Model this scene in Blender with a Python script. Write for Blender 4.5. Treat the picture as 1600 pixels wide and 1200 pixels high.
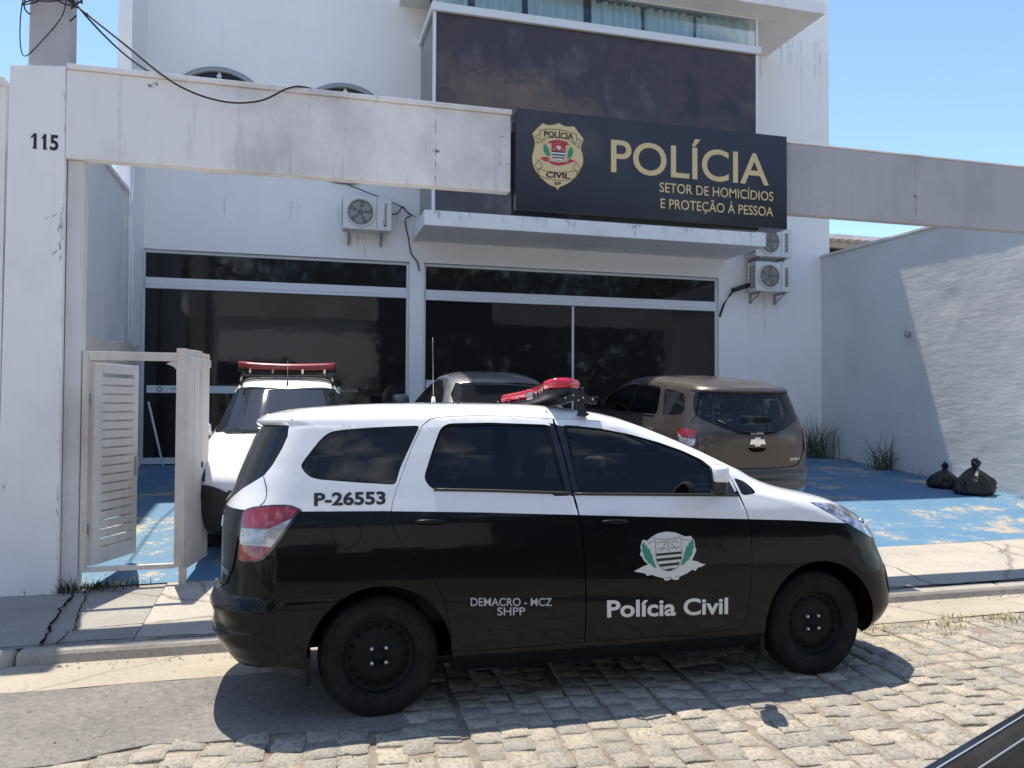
import bpy, bmesh, math, random
import numpy as np
from mathutils import Vector, Matrix
from mathutils.geometry import delaunay_2d_cdt, tessellate_polygon
random.seed(7); rng = np.random.default_rng(5)
for o in list(bpy.data.objects): bpy.data.objects.remove(o)
SC = bpy.context.scene; COL = SC.collection

# ------------------------------------------------------------------ camera
YAW, PITCH, ROLL, EYE = 0.2686435, 0.02364061, 0.00493463, 1.63
F = Vector((math.sin(YAW)*math.cos(PITCH), math.cos(YAW)*math.cos(PITCH), math.sin(PITCH)))
R0 = Vector((math.cos(YAW), -math.sin(YAW), 0)); U0 = R0.cross(F)
R = R0*math.cos(ROLL)+U0*math.sin(ROLL); U = -R0*math.sin(ROLL)+U0*math.cos(ROLL)
cam = bpy.data.objects.new('camera', bpy.data.cameras.new('camera')); COL.objects.link(cam)
cam.matrix_world = Matrix(((R.x, U.x, -F.x, 0), (R.y, U.y, -F.y, 0), (R.z, U.z, -F.z, EYE), (0, 0, 0, 1)))
cam.data.sensor_width = 36; cam.data.lens = 1250/1600*36; cam.data.clip_start = 0.05; cam.data.clip_end = 3000
SC.camera = cam

# ------------------------------------------------------------------ sky, sun, exposure
SUN = Vector((-0.075, 0.328, 1.0)).normalized()
wd = bpy.data.worlds.new("World"); SC.world = wd; wd.use_nodes = True
nt = wd.node_tree; nt.nodes.clear()
def wn(t): return nt.nodes.new(t)
sky = wn('ShaderNodeTexSky'); sky.sky_type = 'NISHITA'; sky.sun_disc = False
sky.sun_elevation = math.asin(SUN.z); sky.sun_rotation = math.atan2(SUN.x, SUN.y)
sky.air_density = 1.0; sky.dust_density = 0.3; sky.ozone_density = 4.0; sky.altitude = 700
bg = wn('ShaderNodeBackground'); bg.inputs[1].default_value = 0.122
out = wn('ShaderNodeOutputWorld')
tc = wn('ShaderNodeTexCoord'); mp = wn('ShaderNodeMapping'); mp.inputs['Scale'].default_value = (3.2, 3.2, 7.0)
mp.inputs['Location'].default_value = (0.35, 0.1, 0.0)
nz = wn('ShaderNodeTexNoise'); nz.inputs['Scale'].default_value = 1.6; nz.inputs['Detail'].default_value = 9; nz.inputs['Roughness'].default_value = 0.6
rp = wn('ShaderNodeValToRGB'); rp.color_ramp.elements[0].position = 0.54; rp.color_ramp.elements[1].position = 0.66
sep = wn('ShaderNodeSeparateXYZ')
low = wn('ShaderNodeMapRange'); low.inputs[1].default_value = 0.215; low.inputs[2].default_value = 0.19; low.inputs[3].default_value = 0; low.inputs[4].default_value = 1
beh = wn('ShaderNodeMapRange'); beh.inputs[1].default_value = 0.1; beh.inputs[2].default_value = -0.15; beh.inputs[3].default_value = 0; beh.inputs[4].default_value = 1
mx = wn('ShaderNodeMath'); mx.operation = 'MAXIMUM'; ml = wn('ShaderNodeMath'); ml.operation = 'MULTIPLY'
mixc = wn('ShaderNodeMixRGB'); mixc.inputs[2].default_value = (6.6, 6.7, 6.9, 1)
L = nt.links.new
L(tc.outputs['Generated'], mp.inputs[0]); L(mp.outputs[0], nz.inputs[0]); L(nz.outputs[0], rp.inputs[0])
L(tc.outputs['Generated'], sep.inputs[0]); L(sep.outputs[2], low.inputs[0]); L(sep.outputs[1], beh.inputs[0])
L(low.outputs[0], mx.inputs[0]); L(beh.outputs[0], mx.inputs[1]); L(mx.outputs[0], ml.inputs[0]); L(rp.outputs[0], ml.inputs[1])
L(sky.outputs[0], mixc.inputs[1]); L(ml.outputs[0], mixc.inputs[0]); L(mixc.outputs[0], bg.inputs[0]); L(bg.outputs[0], out.inputs[0])
sd = bpy.data.lights.new('sun', 'SUN'); sd.energy = 3.4; sd.angle = math.radians(0.5); sd.color = (1.0, 0.925, 0.80)
sun = bpy.data.objects.new('sun', sd); COL.objects.link(sun)
sun.rotation_euler = SUN.to_track_quat('Z', 'Y').to_euler(); sun.location = SUN*40
SC.view_settings.view_transform = 'Standard'; SC.view_settings.look = 'None'
SC.view_settings.exposure = 1.04; SC.view_settings.gamma = 1.0

# ------------------------------------------------------------------ materials
def M(name, col, rough=0.6, metal=0.0, coat=0.0, spec=None, emit=None):
    m = bpy.data.materials.new(name); m.use_nodes = True
    b = m.node_tree.nodes['Principled BSDF']
    b.inputs['Base Color'].default_value = (*col, 1); b.inputs['Roughness'].default_value = rough
    b.inputs['Metallic'].default_value = metal; b.inputs['Coat Weight'].default_value = coat; b.inputs['Coat Roughness'].default_value = 0.03
    if spec is not None: b.inputs['Specular IOR Level'].default_value = spec
    return m
def nodes(m): return m.node_tree.nodes, m.node_tree.links.new, m.node_tree.nodes['Principled BSDF']
def coords(m, scale=(1, 1, 1), obj=False):
    n, l, b = nodes(m)
    g = n.new('ShaderNodeTexCoord' if obj else 'ShaderNodeNewGeometry')
    mp = n.new('ShaderNodeMapping'); mp.inputs['Scale'].default_value = scale
    l(g.outputs['Object' if obj else 'Position'], mp.inputs[0]); return mp.outputs[0]
def noise(m, vec, scale, detail=6, rough=0.6):
    n, l, b = nodes(m); t = n.new('ShaderNodeTexNoise'); t.inputs['Scale'].default_value = scale
    t.inputs['Detail'].default_value = detail; t.inputs['Roughness'].default_value = rough; l(vec, t.inputs[0]); return t.outputs[0]
def ramp(m, fac, stops):
    n, l, b = nodes(m); r = n.new('ShaderNodeValToRGB'); e = r.color_ramp.elements
    while len(e) < len(stops): e.new(0.5)
    for k, (p, c) in enumerate(stops): e[k].position = p; e[k].color = (*(c if isinstance(c, tuple) else (c, c, c)), 1)
    l(fac, r.inputs[0]); return r.outputs[0]
def mix(m, fac, a, b2, mode='MIX'):
    n, l, b = nodes(m); x = n.new('ShaderNodeMixRGB'); x.blend_type = mode
    for i, v in ((0, fac), (1, a), (2, b2)):
        if isinstance(v, (int, float)): x.inputs[i].default_value = v if i == 0 else (v, v, v, 1)
        elif isinstance(v, tuple): x.inputs[i].default_value = (*v, 1)
        else: l(v, x.inputs[i])
    return x.outputs[0]
def bump(m, h, strength=0.3, dist=0.02):
    n, l, b = nodes(m); x = n.new('ShaderNodeBump'); x.inputs['Strength'].default_value = strength; x.inputs['Distance'].default_value = dist
    l(h, x.inputs['Height']); l(x.outputs[0], b.inputs['Normal'])
def setc(m, c): n, l, b = nodes(m); l(c, b.inputs['Base Color'])
def setr(m, c): n, l, b = nodes(m); l(c, b.inputs['Roughness'])

def plaster(name, col, dirt=(0.42, 0.42, 0.42), amt=0.35, bmp=0.15, streak=True, bscale=14):
    m = M(name, col, 0.85)
    big = noise(m, coords(m, (0.6, 0.6, 0.5)), 1.5, 8, 0.65)
    st = noise(m, coords(m, (5, 5, 0.35)), 2.0, 6, 0.7)
    fine = noise(m, coords(m), 40, 4, 0.7)
    f1 = ramp(m, big, [(0.45, 0.0), (0.75, amt)]); c = mix(m, f1, col, dirt)
    if streak: c = mix(m, ramp(m, st, [(0.55, 0.0), (0.8, amt*0.9)]), c, dirt)
    c = mix(m, ramp(m, fine, [(0.62, 0.0), (0.8, 0.18)]), c, dirt)
    setc(m, c); bump(m, noise(m, coords(m), bscale, 8, 0.7), bmp, 0.02); return m
MAT = {}
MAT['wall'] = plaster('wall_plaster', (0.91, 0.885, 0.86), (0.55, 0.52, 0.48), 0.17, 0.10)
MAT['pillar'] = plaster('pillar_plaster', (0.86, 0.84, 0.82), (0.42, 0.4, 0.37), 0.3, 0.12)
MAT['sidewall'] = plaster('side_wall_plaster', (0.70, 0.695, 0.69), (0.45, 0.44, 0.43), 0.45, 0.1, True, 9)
# right wall: rough lime plaster with trowel ridges
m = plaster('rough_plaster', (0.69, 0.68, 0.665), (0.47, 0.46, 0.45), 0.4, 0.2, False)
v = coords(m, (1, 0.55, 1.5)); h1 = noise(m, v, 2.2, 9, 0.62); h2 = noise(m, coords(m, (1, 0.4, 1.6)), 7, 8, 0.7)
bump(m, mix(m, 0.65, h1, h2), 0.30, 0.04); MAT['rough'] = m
MAT['concrete_grey'] = plaster('greyer_concrete', (0.44, 0.435, 0.455), (0.27, 0.265, 0.275), 0.8, 0.15)
MAT['concrete'] = plaster('painted_concrete', (0.82, 0.79, 0.77), (0.40, 0.385, 0.385), 0.85, 0.15)
MAT['post'] = plaster('grey_post_concrete', (0.47, 0.44, 0.43), (0.27, 0.25, 0.25), 0.6, 0.15)
MAT['cream'] = plaster('cream_peeling_paint', (0.64, 0.58, 0.50), (0.33, 0.27, 0.21), 0.75, 0.2)
MAT['stain'] = plaster('slab_plaster', (0.84, 0.83, 0.82), (0.16, 0.14, 0.13), 0.25, 0.1)
n_, l_, b_ = nodes(MAT['stain'])
MAT['gate'] = plaster('gate_paint', (0.70, 0.635, 0.575), (0.26, 0.15, 0.09), 0.6, 0.08)
MAT['gate_white'] = plaster('gate_white_paint', (0.68, 0.67, 0.65), (0.3, 0.24, 0.19), 0.5, 0.06)
MAT['alu'] = M('white_aluminium', (0.74, 0.75, 0.77), 0.4)
MAT['steel'] = M('grey_steel', (0.35, 0.35, 0.36), 0.45, 0.6)
MAT['dark_plastic'] = M('dark_plastic', (0.018, 0.018, 0.02), 0.5)
MAT['rubber'] = M('rubber', (0.009, 0.009, 0.010), 0.85, spec=0.2)
MAT['cable'] = M('cable_black', (0.02, 0.02, 0.022), 0.6)
MAT['ac'] = M('ac_white', (0.72, 0.71, 0.68), 0.5)
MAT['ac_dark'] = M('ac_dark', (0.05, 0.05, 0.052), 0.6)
MAT['ac_grille'] = M('ac_grille', (0.45, 0.43, 0.38), 0.5)
MAT['ink'] = M('black_ink', (0.015, 0.015, 0.016), 0.6)
MAT['white_decal'] = M('white_decal', (0.62, 0.62, 0.6), 0.45)
MAT['grey_decal'] = M('grey_decal', (0.42, 0.42, 0.42), 0.45)
MAT['green_decal'] = M('green_decal', (0.04, 0.24, 0.17), 0.5)
MAT['outline_decal'] = M('outline_decal', (0.22, 0.22, 0.23), 0.5)
MAT['gold'] = M('gold_paint', (0.62, 0.50, 0.27), 0.45)
MAT['gold_line'] = M('gold_dark_line', (0.12, 0.08, 0.04), 0.5)
MAT['red_badge'] = M('red_badge', (0.42, 0.05, 0.06), 0.5)
MAT['sign'] = M('sign_black', (0.020, 0.021, 0.029), 0.16); 
bb = noise(MAT['sign'], coords(MAT['sign']), 2.5, 5); setr(MAT['sign'], ramp(MAT['sign'], bb, [(0.3, 0.10), (0.7, 0.28)]))
# glass: dark tinted, with slight waviness
def darkglass(name, col, rough=0.02, wav=0.004, spec=0.5, sc=1.3):
    m = M(name, col, rough, spec=spec); bump(m, noise(m, coords(m), sc, 3), wav, 0.2); return m
def thinglass(name, tint, mixf=0.10):
    m = bpy.data.materials.new(name); m.use_nodes = True; n = m.node_tree.nodes; l = m.node_tree.links.new
    n.remove(n['Principled BSDF']); t = n.new('ShaderNodeBsdfTransparent'); t.inputs[0].default_value = (*tint, 1)
    g = n.new('ShaderNodeBsdfGlossy'); g.inputs['Roughness'].default_value = 0.03
    fr = n.new('ShaderNodeFresnel'); fr.inputs[0].default_value = 1.5; mx = n.new('ShaderNodeMixShader')
    l(fr.outputs[0], mx.inputs[0]); l(t.outputs[0], mx.inputs[1]); l(g.outputs[0], mx.inputs[2]); l(mx.outputs[0], n['Material Output'].inputs[0]); return m
MAT['shopglass'] = darkglass('tinted_shop_glass', (0.018, 0.016, 0.018), 0.045, 0.015, 0.42)
MAT['bayglass'] = darkglass('mottled_brown_glass', (0.060, 0.050, 0.056), 0.05, 0.02)
n, l, b = nodes(MAT['bayglass']); q = noise(MAT['bayglass'], coords(MAT['bayglass'], (1, 1, 0.9)), 1.1, 6, 0.6)
setc(MAT['bayglass'], ramp(MAT['bayglass'], q, [(0.34, (0.034, 0.026, 0.028)), (0.46, (0.080, 0.047, 0.043)), (0.56, (0.060, 0.042, 0.042)), (0.68, (0.125, 0.093, 0.086))]))  # brown tone mottled by noise
MAT['carglass'] = M('car_glass', (0.010, 0.011, 0.013), 0.015, spec=0.36)
MAT['tint'] = thinglass('tinted_car_glass', (0.20, 0.21, 0.20))
MAT['seat'] = M('seat_cloth', (0.045, 0.045, 0.048), 0.9)
MAT['screen'] = M('windscreen_glass', (0.010, 0.012, 0.015), 0.012, spec=0.9)
MAT['carglass2'] = M('car_glass_rear', (0.05, 0.065, 0.058), 0.03, spec=0.6)
MAT['clear'] = thinglass('clear_window_glass', (0.93, 0.98, 0.99))
MAT['curtain'] = M('curtain_cloth', (0.74, 0.80, 0.80), 0.9)
n, l, b = nodes(MAT['rubber']); q = noise(MAT['rubber'], coords(MAT['rubber']), 9, 6, .7); setc(MAT['rubber'], ramp(MAT['rubber'], q, [(.35, (.008, .008, .009)), (.7, (.022, .020, .018))]))
# car paints
def paint(name, col, metal=0.0, rough=0.35, dust=0.12, dcol=(0.35, 0.3, 0.24)):
    m = M(name, col, rough, metal, 1.0); q = noise(m, coords(m), 6, 6, 0.7)
    setc(m, mix(m, ramp(m, q, [(0.45, 0.0), (0.8, dust)]), col, dcol))
    q2 = noise(m, coords(m), 30, 4); n, l, b = nodes(m); l(ramp(m, q2, [(0.4, 0.02), (0.8, 0.10)]), b.inputs['Coat Roughness']); return m
MAT['white_paint'] = paint('white_car_paint', (0.82, 0.815, 0.81), 0, 0.35, 0.07)
MAT['black_paint'] = paint('black_car_paint', (0.004, 0.004, 0.005), 0, 0.35, 0.010)
b_ = MAT['black_paint'].node_tree.nodes['Principled BSDF']; b_.inputs['Specular IOR Level'].default_value = 0.08; b_.inputs['Coat Weight'].default_value = 0.32
MAT['black_gloss'] = M('black_gloss_trim', (0.010, 0.010, 0.012), 0.12)
MAT['brown_paint'] = paint('brown_metallic_paint', (0.060, 0.047, 0.040), 0.2, 0.42, 0.2, (0.13, 0.105, 0.085))
MAT['brown_paint'].node_tree.nodes['Principled BSDF'].inputs['Coat Weight'].default_value = 0.5
MAT['grey_paint'] = paint('grey_metallic_paint', (0.15, 0.155, 0.168), 0.4, 0.34, 0.06)
MAT['silver_paint'] = paint('silver_metallic_paint', (0.5, 0.5, 0.51), 0.5, 0.32, 0.05)
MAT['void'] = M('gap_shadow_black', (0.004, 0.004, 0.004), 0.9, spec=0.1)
MAT['chrome'] = M('chrome', (0.7, 0.7, 0.72), 0.12, 1.0)
MAT['nut'] = M('wheel_nut', (0.55, 0.55, 0.56), 0.3, 0.9)
MAT['rim'] = M('black_steel_rim', (0.006, 0.006, 0.007), 0.6, spec=0.2)
MAT['lens_red'] = M('red_lens', (0.30, 0.012, 0.018), 0.12, 0, 1.0)
q = noise(MAT['lens_red'], coords(MAT['lens_red'], (9, 9, 6)), 2, 3); setc(MAT['lens_red'], ramp(MAT['lens_red'], q, [(0.4, (0.20, 0.006, 0.012)), (0.68, (0.36, 0.02, 0.03))]))
MAT['lens_dark'] = M('smoked_lens', (0.05, 0.008, 0.012), 0.1, 0, 1.0)
MAT['lens_clear'] = M('clear_lens', (0.36, 0.35, 0.34), 0.15, 0.2, 1.0)
q = noise(MAT['lens_clear'], coords(MAT['lens_clear'], (9, 9, 14)), 1.5, 3); setc(MAT['lens_clear'], ramp(MAT['lens_clear'], q, [(0.4, (0.26, 0.25, 0.24)), (0.65, (0.52, 0.50, 0.48))]))
MAT['headlens'] = M('headlamp_lens', (0.26, 0.28, 0.31), 0.12, 0.55, 1.0)
q = noise(MAT['headlens'], coords(MAT['headlens'], (14, 14, 20)), 1.2, 3); setc(MAT['headlens'], ramp(MAT['headlens'], q, [(0.40, (0.10, 0.11, 0.12)), (0.52, (0.32, 0.34, 0.37)), (0.66, (0.62, 0.64, 0.66))]))
MAT['beacon'] = M('beacon_red', (0.62, 0.012, 0.035), 0.18, 0, 1.0)
MAT['beacon_old'] = M('beacon_red_faded', (0.30, 0.035, 0.04), 0.3, 0, 0.6)
MAT['bag'] = M('bin_bag_plastic', (0.009, 0.009, 0.010), 0.16)
bump(MAT['bag'], noise(MAT['bag'], coords(MAT['bag'], (1, 1, 0.6)), 12, 5, 0.6), 0.8, 0.06)
MAT['leaf'] = M('leaf_green', (0.04, 0.055, 0.02), 0.95, spec=0.02)
MAT['dry'] = M('dry_grass', (0.30, 0.27, 0.10), 0.8)
MAT['bark'] = M('bark', (0.08, 0.06, 0.045), 0.9)
MAT['weed'] = M('weed_green', (0.085, 0.095, 0.04), 0.75)
MAT['tile'] = M('roof_tile', (0.50, 0.42, 0.33), 0.85)

# ------------------------------------------------------------------ object helpers
def props(o, label=None, cat=None, group=None, kind=None):
    if label: o['label'] = label
    if cat: o['category'] = cat
    if group: o['group'] = group
    if kind: o['kind'] = kind
    return o
def empty(name, loc=(0, 0, 0), rot=(0, 0, 0), **k):
    o = bpy.data.objects.new(name, None); COL.objects.link(o); o.location = loc; o.rotation_euler = rot; o.empty_display_size = 0.2
    return props(o, **k)
def link(name, me, mats, parent=None, **k):
    o = bpy.data.objects.new(name, me); COL.objects.link(o)
    for m in (mats if isinstance(mats, (list, tuple)) else [mats]): me.materials.append(m)
    if parent: o.parent = parent
    return props(o, **k)
class MB:
    def __init__(s): s.v = []; s.f = []; s.mi = []; s.sm = []
    def add(s, vs, fs, mi=0, smooth=False):
        b = len(s.v); s.v += [tuple(map(float, p)) for p in vs]
        for f in fs: s.f.append(tuple(b+i for i in f)); s.mi.append(mi); s.sm.append(smooth)
        return s
    def box(s, x0, x1, y0, y1, z0, z1, mi=0):
        vs = [(x, y, z) for x in (x0, x1) for y in (y0, y1) for z in (z0, z1)]
        return s.add(vs, [(0, 1, 3, 2), (4, 6, 7, 5), (0, 4, 5, 1), (2, 3, 7, 6), (0, 2, 6, 4), (1, 5, 7, 3)], mi)
    def hexa(s, vs, mi=0):   # 8 points, order as box
        return s.add(vs, [(0, 1, 3, 2), (4, 6, 7, 5), (0, 4, 5, 1), (2, 3, 7, 6), (0, 2, 6, 4), (1, 5, 7, 3)], mi)
    def tube(s, pts, r, n=8, mi=0, caps=True):
        pts = [Vector(p) for p in pts]; rs = r if isinstance(r, (list, tuple)) else [r]*len(pts); vs = []
        for i, p in enumerate(pts):
            t = (pts[min(i+1, len(pts)-1)]-pts[max(i-1, 0)]).normalized()
            a = t.cross(Vector((0, 0, 1)) if abs(t.z) < 0.9 else Vector((1, 0, 0))).normalized(); b = t.cross(a)
            for k in range(n): q = 2*math.pi*k/n; vs.append(p+(a*math.cos(q)+b*math.sin(q))*rs[i])
        fs = [(i*n+k, i*n+(k+1) % n, (i+1)*n+(k+1) % n, (i+1)*n+k) for i in range(len(pts)-1) for k in range(n)]
        if caps: fs += [tuple(range(n-1, -1, -1)), tuple(range((len(pts)-1)*n, len(pts)*n))]
        return s.add(vs, fs, mi, True)
    def lathe(s, prof, c, axis='y', n=40, mi=0, smooth=True):  # prof: (r, a) along axis
        vs = []
        for r, a in prof:
            for k in range(n):
                q = 2*math.pi*k/n; u, w = r*math.cos(q), r*math.sin(q)
                vs.append((c[0]+u, c[1]+a, c[2]+w) if axis == 'y' else (c[0]+u, c[1]+w, c[2]+a))
        fs = [(i*n+k, (i+1)*n+k, (i+1)*n+(k+1) % n, i*n+(k+1) % n) for i in range(len(prof)-1) for k in range(n)]
        return s.add(vs, fs, mi, smooth)
    def prism(s, poly, fn, d0, d1, mi=0):  # poly 2D, fn(a,b,depth)->3D
        n = len(poly); vs = [fn(a, b, d0) for a, b in poly]+[fn(a, b, d1) for a, b in poly]
        tr = tessellate_polygon([[Vector((a, b, 0)) for a, b in poly]])
        fs = [tuple(t) for t in tr]+[tuple(n+i for i in reversed(t)) for t in tr]
        fs += [(i, (i+1) % n, n+(i+1) % n, n+i) for i in range(n)]
        return s.add(vs, fs, mi)
    def flat(s, poly, fn, d, mi=0):
        tr = tessellate_polygon([[Vector((a, b, 0)) for a, b in poly]])
        return s.add([fn(a, b, d) for a, b in poly], [tuple(t) for t in tr], mi)
    def sell(s, c, r, e1=0.5, e2=0.5, n=20, m2=14, mi=0):   # superellipsoid
        sg = lambda v, e: math.copysign(abs(v)**e, v); vs = []
        for i in range(m2+1):
            a = -math.pi/2+math.pi*i/m2
            for k in range(n):
                q = 2*math.pi*k/n
                vs.append((c[0]+r[0]*sg(math.cos(a), e1)*sg(math.cos(q), e2), c[1]+r[1]*sg(math.cos(a), e1)*sg(math.sin(q), e2), c[2]+r[2]*sg(math.sin(a), e1)))
        return s.add(vs, [(i*n+k, i*n+(k+1) % n, (i+1)*n+(k+1) % n, (i+1)*n+k) for i in range(m2) for k in range(n)], mi, True)
    def mesh(s, name='m'):
        me = bpy.data.meshes.new(name); me.from_pydata(s.v, [], s.f); me.update()
        me.polygons.foreach_set('material_index', s.mi); me.polygons.foreach_set('use_smooth', s.sm)
        return me
    def obj(s, name, mats, parent=None, fixn=True, bevel=0, **k):
        me = s.mesh(name)
        if fixn or bevel:
            bm = bmesh.new(); bm.from_mesh(me)
            if fixn: bmesh.ops.recalc_face_normals(bm, faces=bm.faces)
            if bevel:
                ed = [e for e in bm.edges if len(e.link_faces) == 2 and e.calc_face_angle(0) > 0.6]
                bmesh.ops.bevel(bm, geom=ed, offset=bevel, segments=2, affect='EDGES', profile=0.5, clamp_overlap=True)
            bm.to_mesh(me); bm.free()
        return link(name, me, mats, parent, **k)
def text2d(body, size=1.0, bold=0.0, sx=1.0, sp=1.0):
    """letter outlines as flat triangles, centred on x, baseline at 0; returns (verts, faces, width, capheight)"""
    cu = bpy.data.curves.new('t', 'FONT'); cu.body = body; cu.size = size; cu.offset = bold; cu.space_character = sp; cu.resolution_u = 5
    o = bpy.data.objects.new('t', cu); COL.objects.link(o)
    dg = bpy.context.evaluated_depsgraph_get(); me = bpy.data.meshes.new_from_object(o.evaluated_get(dg))
    vs = [(v.co.x*sx, v.co.y) for v in me.vertices]; fs = [tuple(p.vertices) for p in me.polygons]
    bpy.data.objects.remove(o); bpy.data.meshes.remove(me); bpy.data.curves.remove(cu)
    xs = [a for a, b in vs]; ys = [b for a, b in vs]; x0, x1, y0, y1 = min(xs), max(xs), min(ys), max(ys)
    return [(a-x0, b) for a, b in vs], fs, x1-x0, (y0, y1)
def textfit(body, x0, x1, zb, zt, bold=0.02, sp=1.0, ref=None):
    """fit text into a box; ref = string whose height spans zb..zt (defaults to 'H')"""
    _, _, _, (a, hgt) = text2d(ref or 'H', 1.0, bold)
    vs, fs, w, _ = text2d(body, 1.0, bold, 1.0, sp)
    return [(x0+a*(x1-x0)/w, zb+b*(zt-zb)/hgt) for a, b in vs], fs
def text_on(mb, vf, fn, d, mi=0):
    vs, fs = vf; mb.add([fn(a, b, d) for a, b in vs], fs, mi)
def stroke(mb, pts, w, fn, d, mi=0):
    pts = [Vector((a, b)) for a, b in pts]
    for a, b in zip(pts, pts[1:]):
        t = (b-a); 
        if t.length < 1e-6: continue
        t.normalize(); nn = Vector((-t.y, t.x))*w/2
        mb.add([fn(*(a+nn), d), fn(*(b+nn), d), fn(*(b-nn), d), fn(*(a-nn), d)], [(0, 1, 2, 3)], mi)

# ------------------------------------------------------------------ ground
def gz(Y):   # ground height across the street (street crown -> gutter -> kerb -> pavement -> driveway)
    return float(np.interp(Y, [-40, 3.9, 4.2, 5.19, 5.83], [0.0, 0.0, 0.0, -0.036, -0.085]))
def dz(Y): return float(np.interp(Y, [7.5, 9.2, 13.7, 40], [0.045, 0.33, 0.63, 0.63]))
def strip(name, ys, zf, x0, x1, mat, nx=60, jit=None, **k):
    xs = np.linspace(x0, x1, nx+1); vs = [(x, y, zf(y)+(jit(x, y) if jit else 0)) for x in xs for y in ys]; ny = len(ys)
    fs = [(i*ny+j, (i+1)*ny+j, (i+1)*ny+j+1, i*ny+j+1) for i in range(nx) for j in range(ny-1)]
    return MB().add(vs, fs, 0, True).obj(name, mat, kind='structure', fixn=False, **k)
m = M('earth', (0.16, 0.13, 0.10), 0.95); setc(m, ramp(m, noise(m, coords(m), 1.5, 8), [(0.3, (0.10, 0.085, 0.06)), (0.7, (0.2, 0.165, 0.12))])); MAT['earth'] = m
MB().add([(-600, -600, -0.35), (600, -600, -0.35), (600, 600, -0.35), (-600, 600, -0.35)], [(0, 1, 2, 3)]).obj('ground', MAT['earth'], kind='structure', fixn=False)
m = M('joint_soil', (0.2, 0.15, 0.11), 0.95)
setc(m, ramp(m, noise(m, coords(m), 6, 8, 0.7), [(0.3, (0.15, 0.115, 0.09)), (0.5, (0.23, 0.185, 0.145)), (0.62, (0.27, 0.24, 0.16)), (0.75, (0.36, 0.32, 0.25))])); bump(m, noise(m, coords(m), 60, 5), 0.5, 0.02); MAT['soil'] = m
strip('street', [-40, -20, -8, -3, 0, 2, 3.9, 4.2, 4.7, 5.19], lambda y: gz(y)-0.007, -45, 45, MAT['soil'])
# cobbles
m = M('granite_sett', (0.36, 0.33, 0.27), 0.85)
at = m.node_tree.nodes.new('ShaderNodeAttribute'); at.attribute_name = 'tint'
c = mix(m, at.outputs['Fac'], (0.30, 0.275, 0.235), (0.46, 0.405, 0.315))
sp_ = noise(m, coords(m), 45, 5, 0.75); c = mix(m, ramp(m, sp_, [(0.36, 0.75), (0.52, 0.0)]), c, (0.12, 0.105, 0.09))
sp2 = noise(m, coords(m, (1.1, 1.1, 1.1)), 75, 3, 0.6); c = mix(m, ramp(m, sp2, [(0.58, 0.0), (0.70, 0.7)]), c, (0.60, 0.55, 0.47))
bigv = noise(m, coords(m), 0.9, 5); c = mix(m, ramp(m, bigv, [(0.5, 0.0), (0.75, 0.35)]), c, (0.30, 0.27, 0.2))
st1 = noise(m, coords(m), 1.7, 7, 0.7); c = mix(m, ramp(m, st1, [(0.30, 0.55), (0.46, 0.0)]), c, (0.17, 0.145, 0.115)); edge = noise(m, coords(m), 9, 6, .7); c = mix(m, ramp(m, edge, [(0.55, 0.0), (0.72, 0.5)]), c, (0.30, 0.235, 0.17))
setc(m, c); bump(m, mix(m, 0.5, noise(m, coords(m), 48, 8, 0.75), noise(m, coords(m), 110, 4)), 0.75, 0.016); MAT['sett'] = m
def asph_edge(x):  # X limit (asphalt patch lies left of this), as function of Y handled below
    return 0
def in_asphalt(x, y): return y > 4.12-0.05*math.sin(x*3.1)+0.03*math.sin(x*9+1)-0.05*max(0,-x) and x < 0.62+0.06*math.sin(y*7)
sett = MB(); tint = []
cw = 0.156
ang = math.radians(-5)
ca, sa = math.cos(ang), math.sin(ang)
ix = 0
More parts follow.
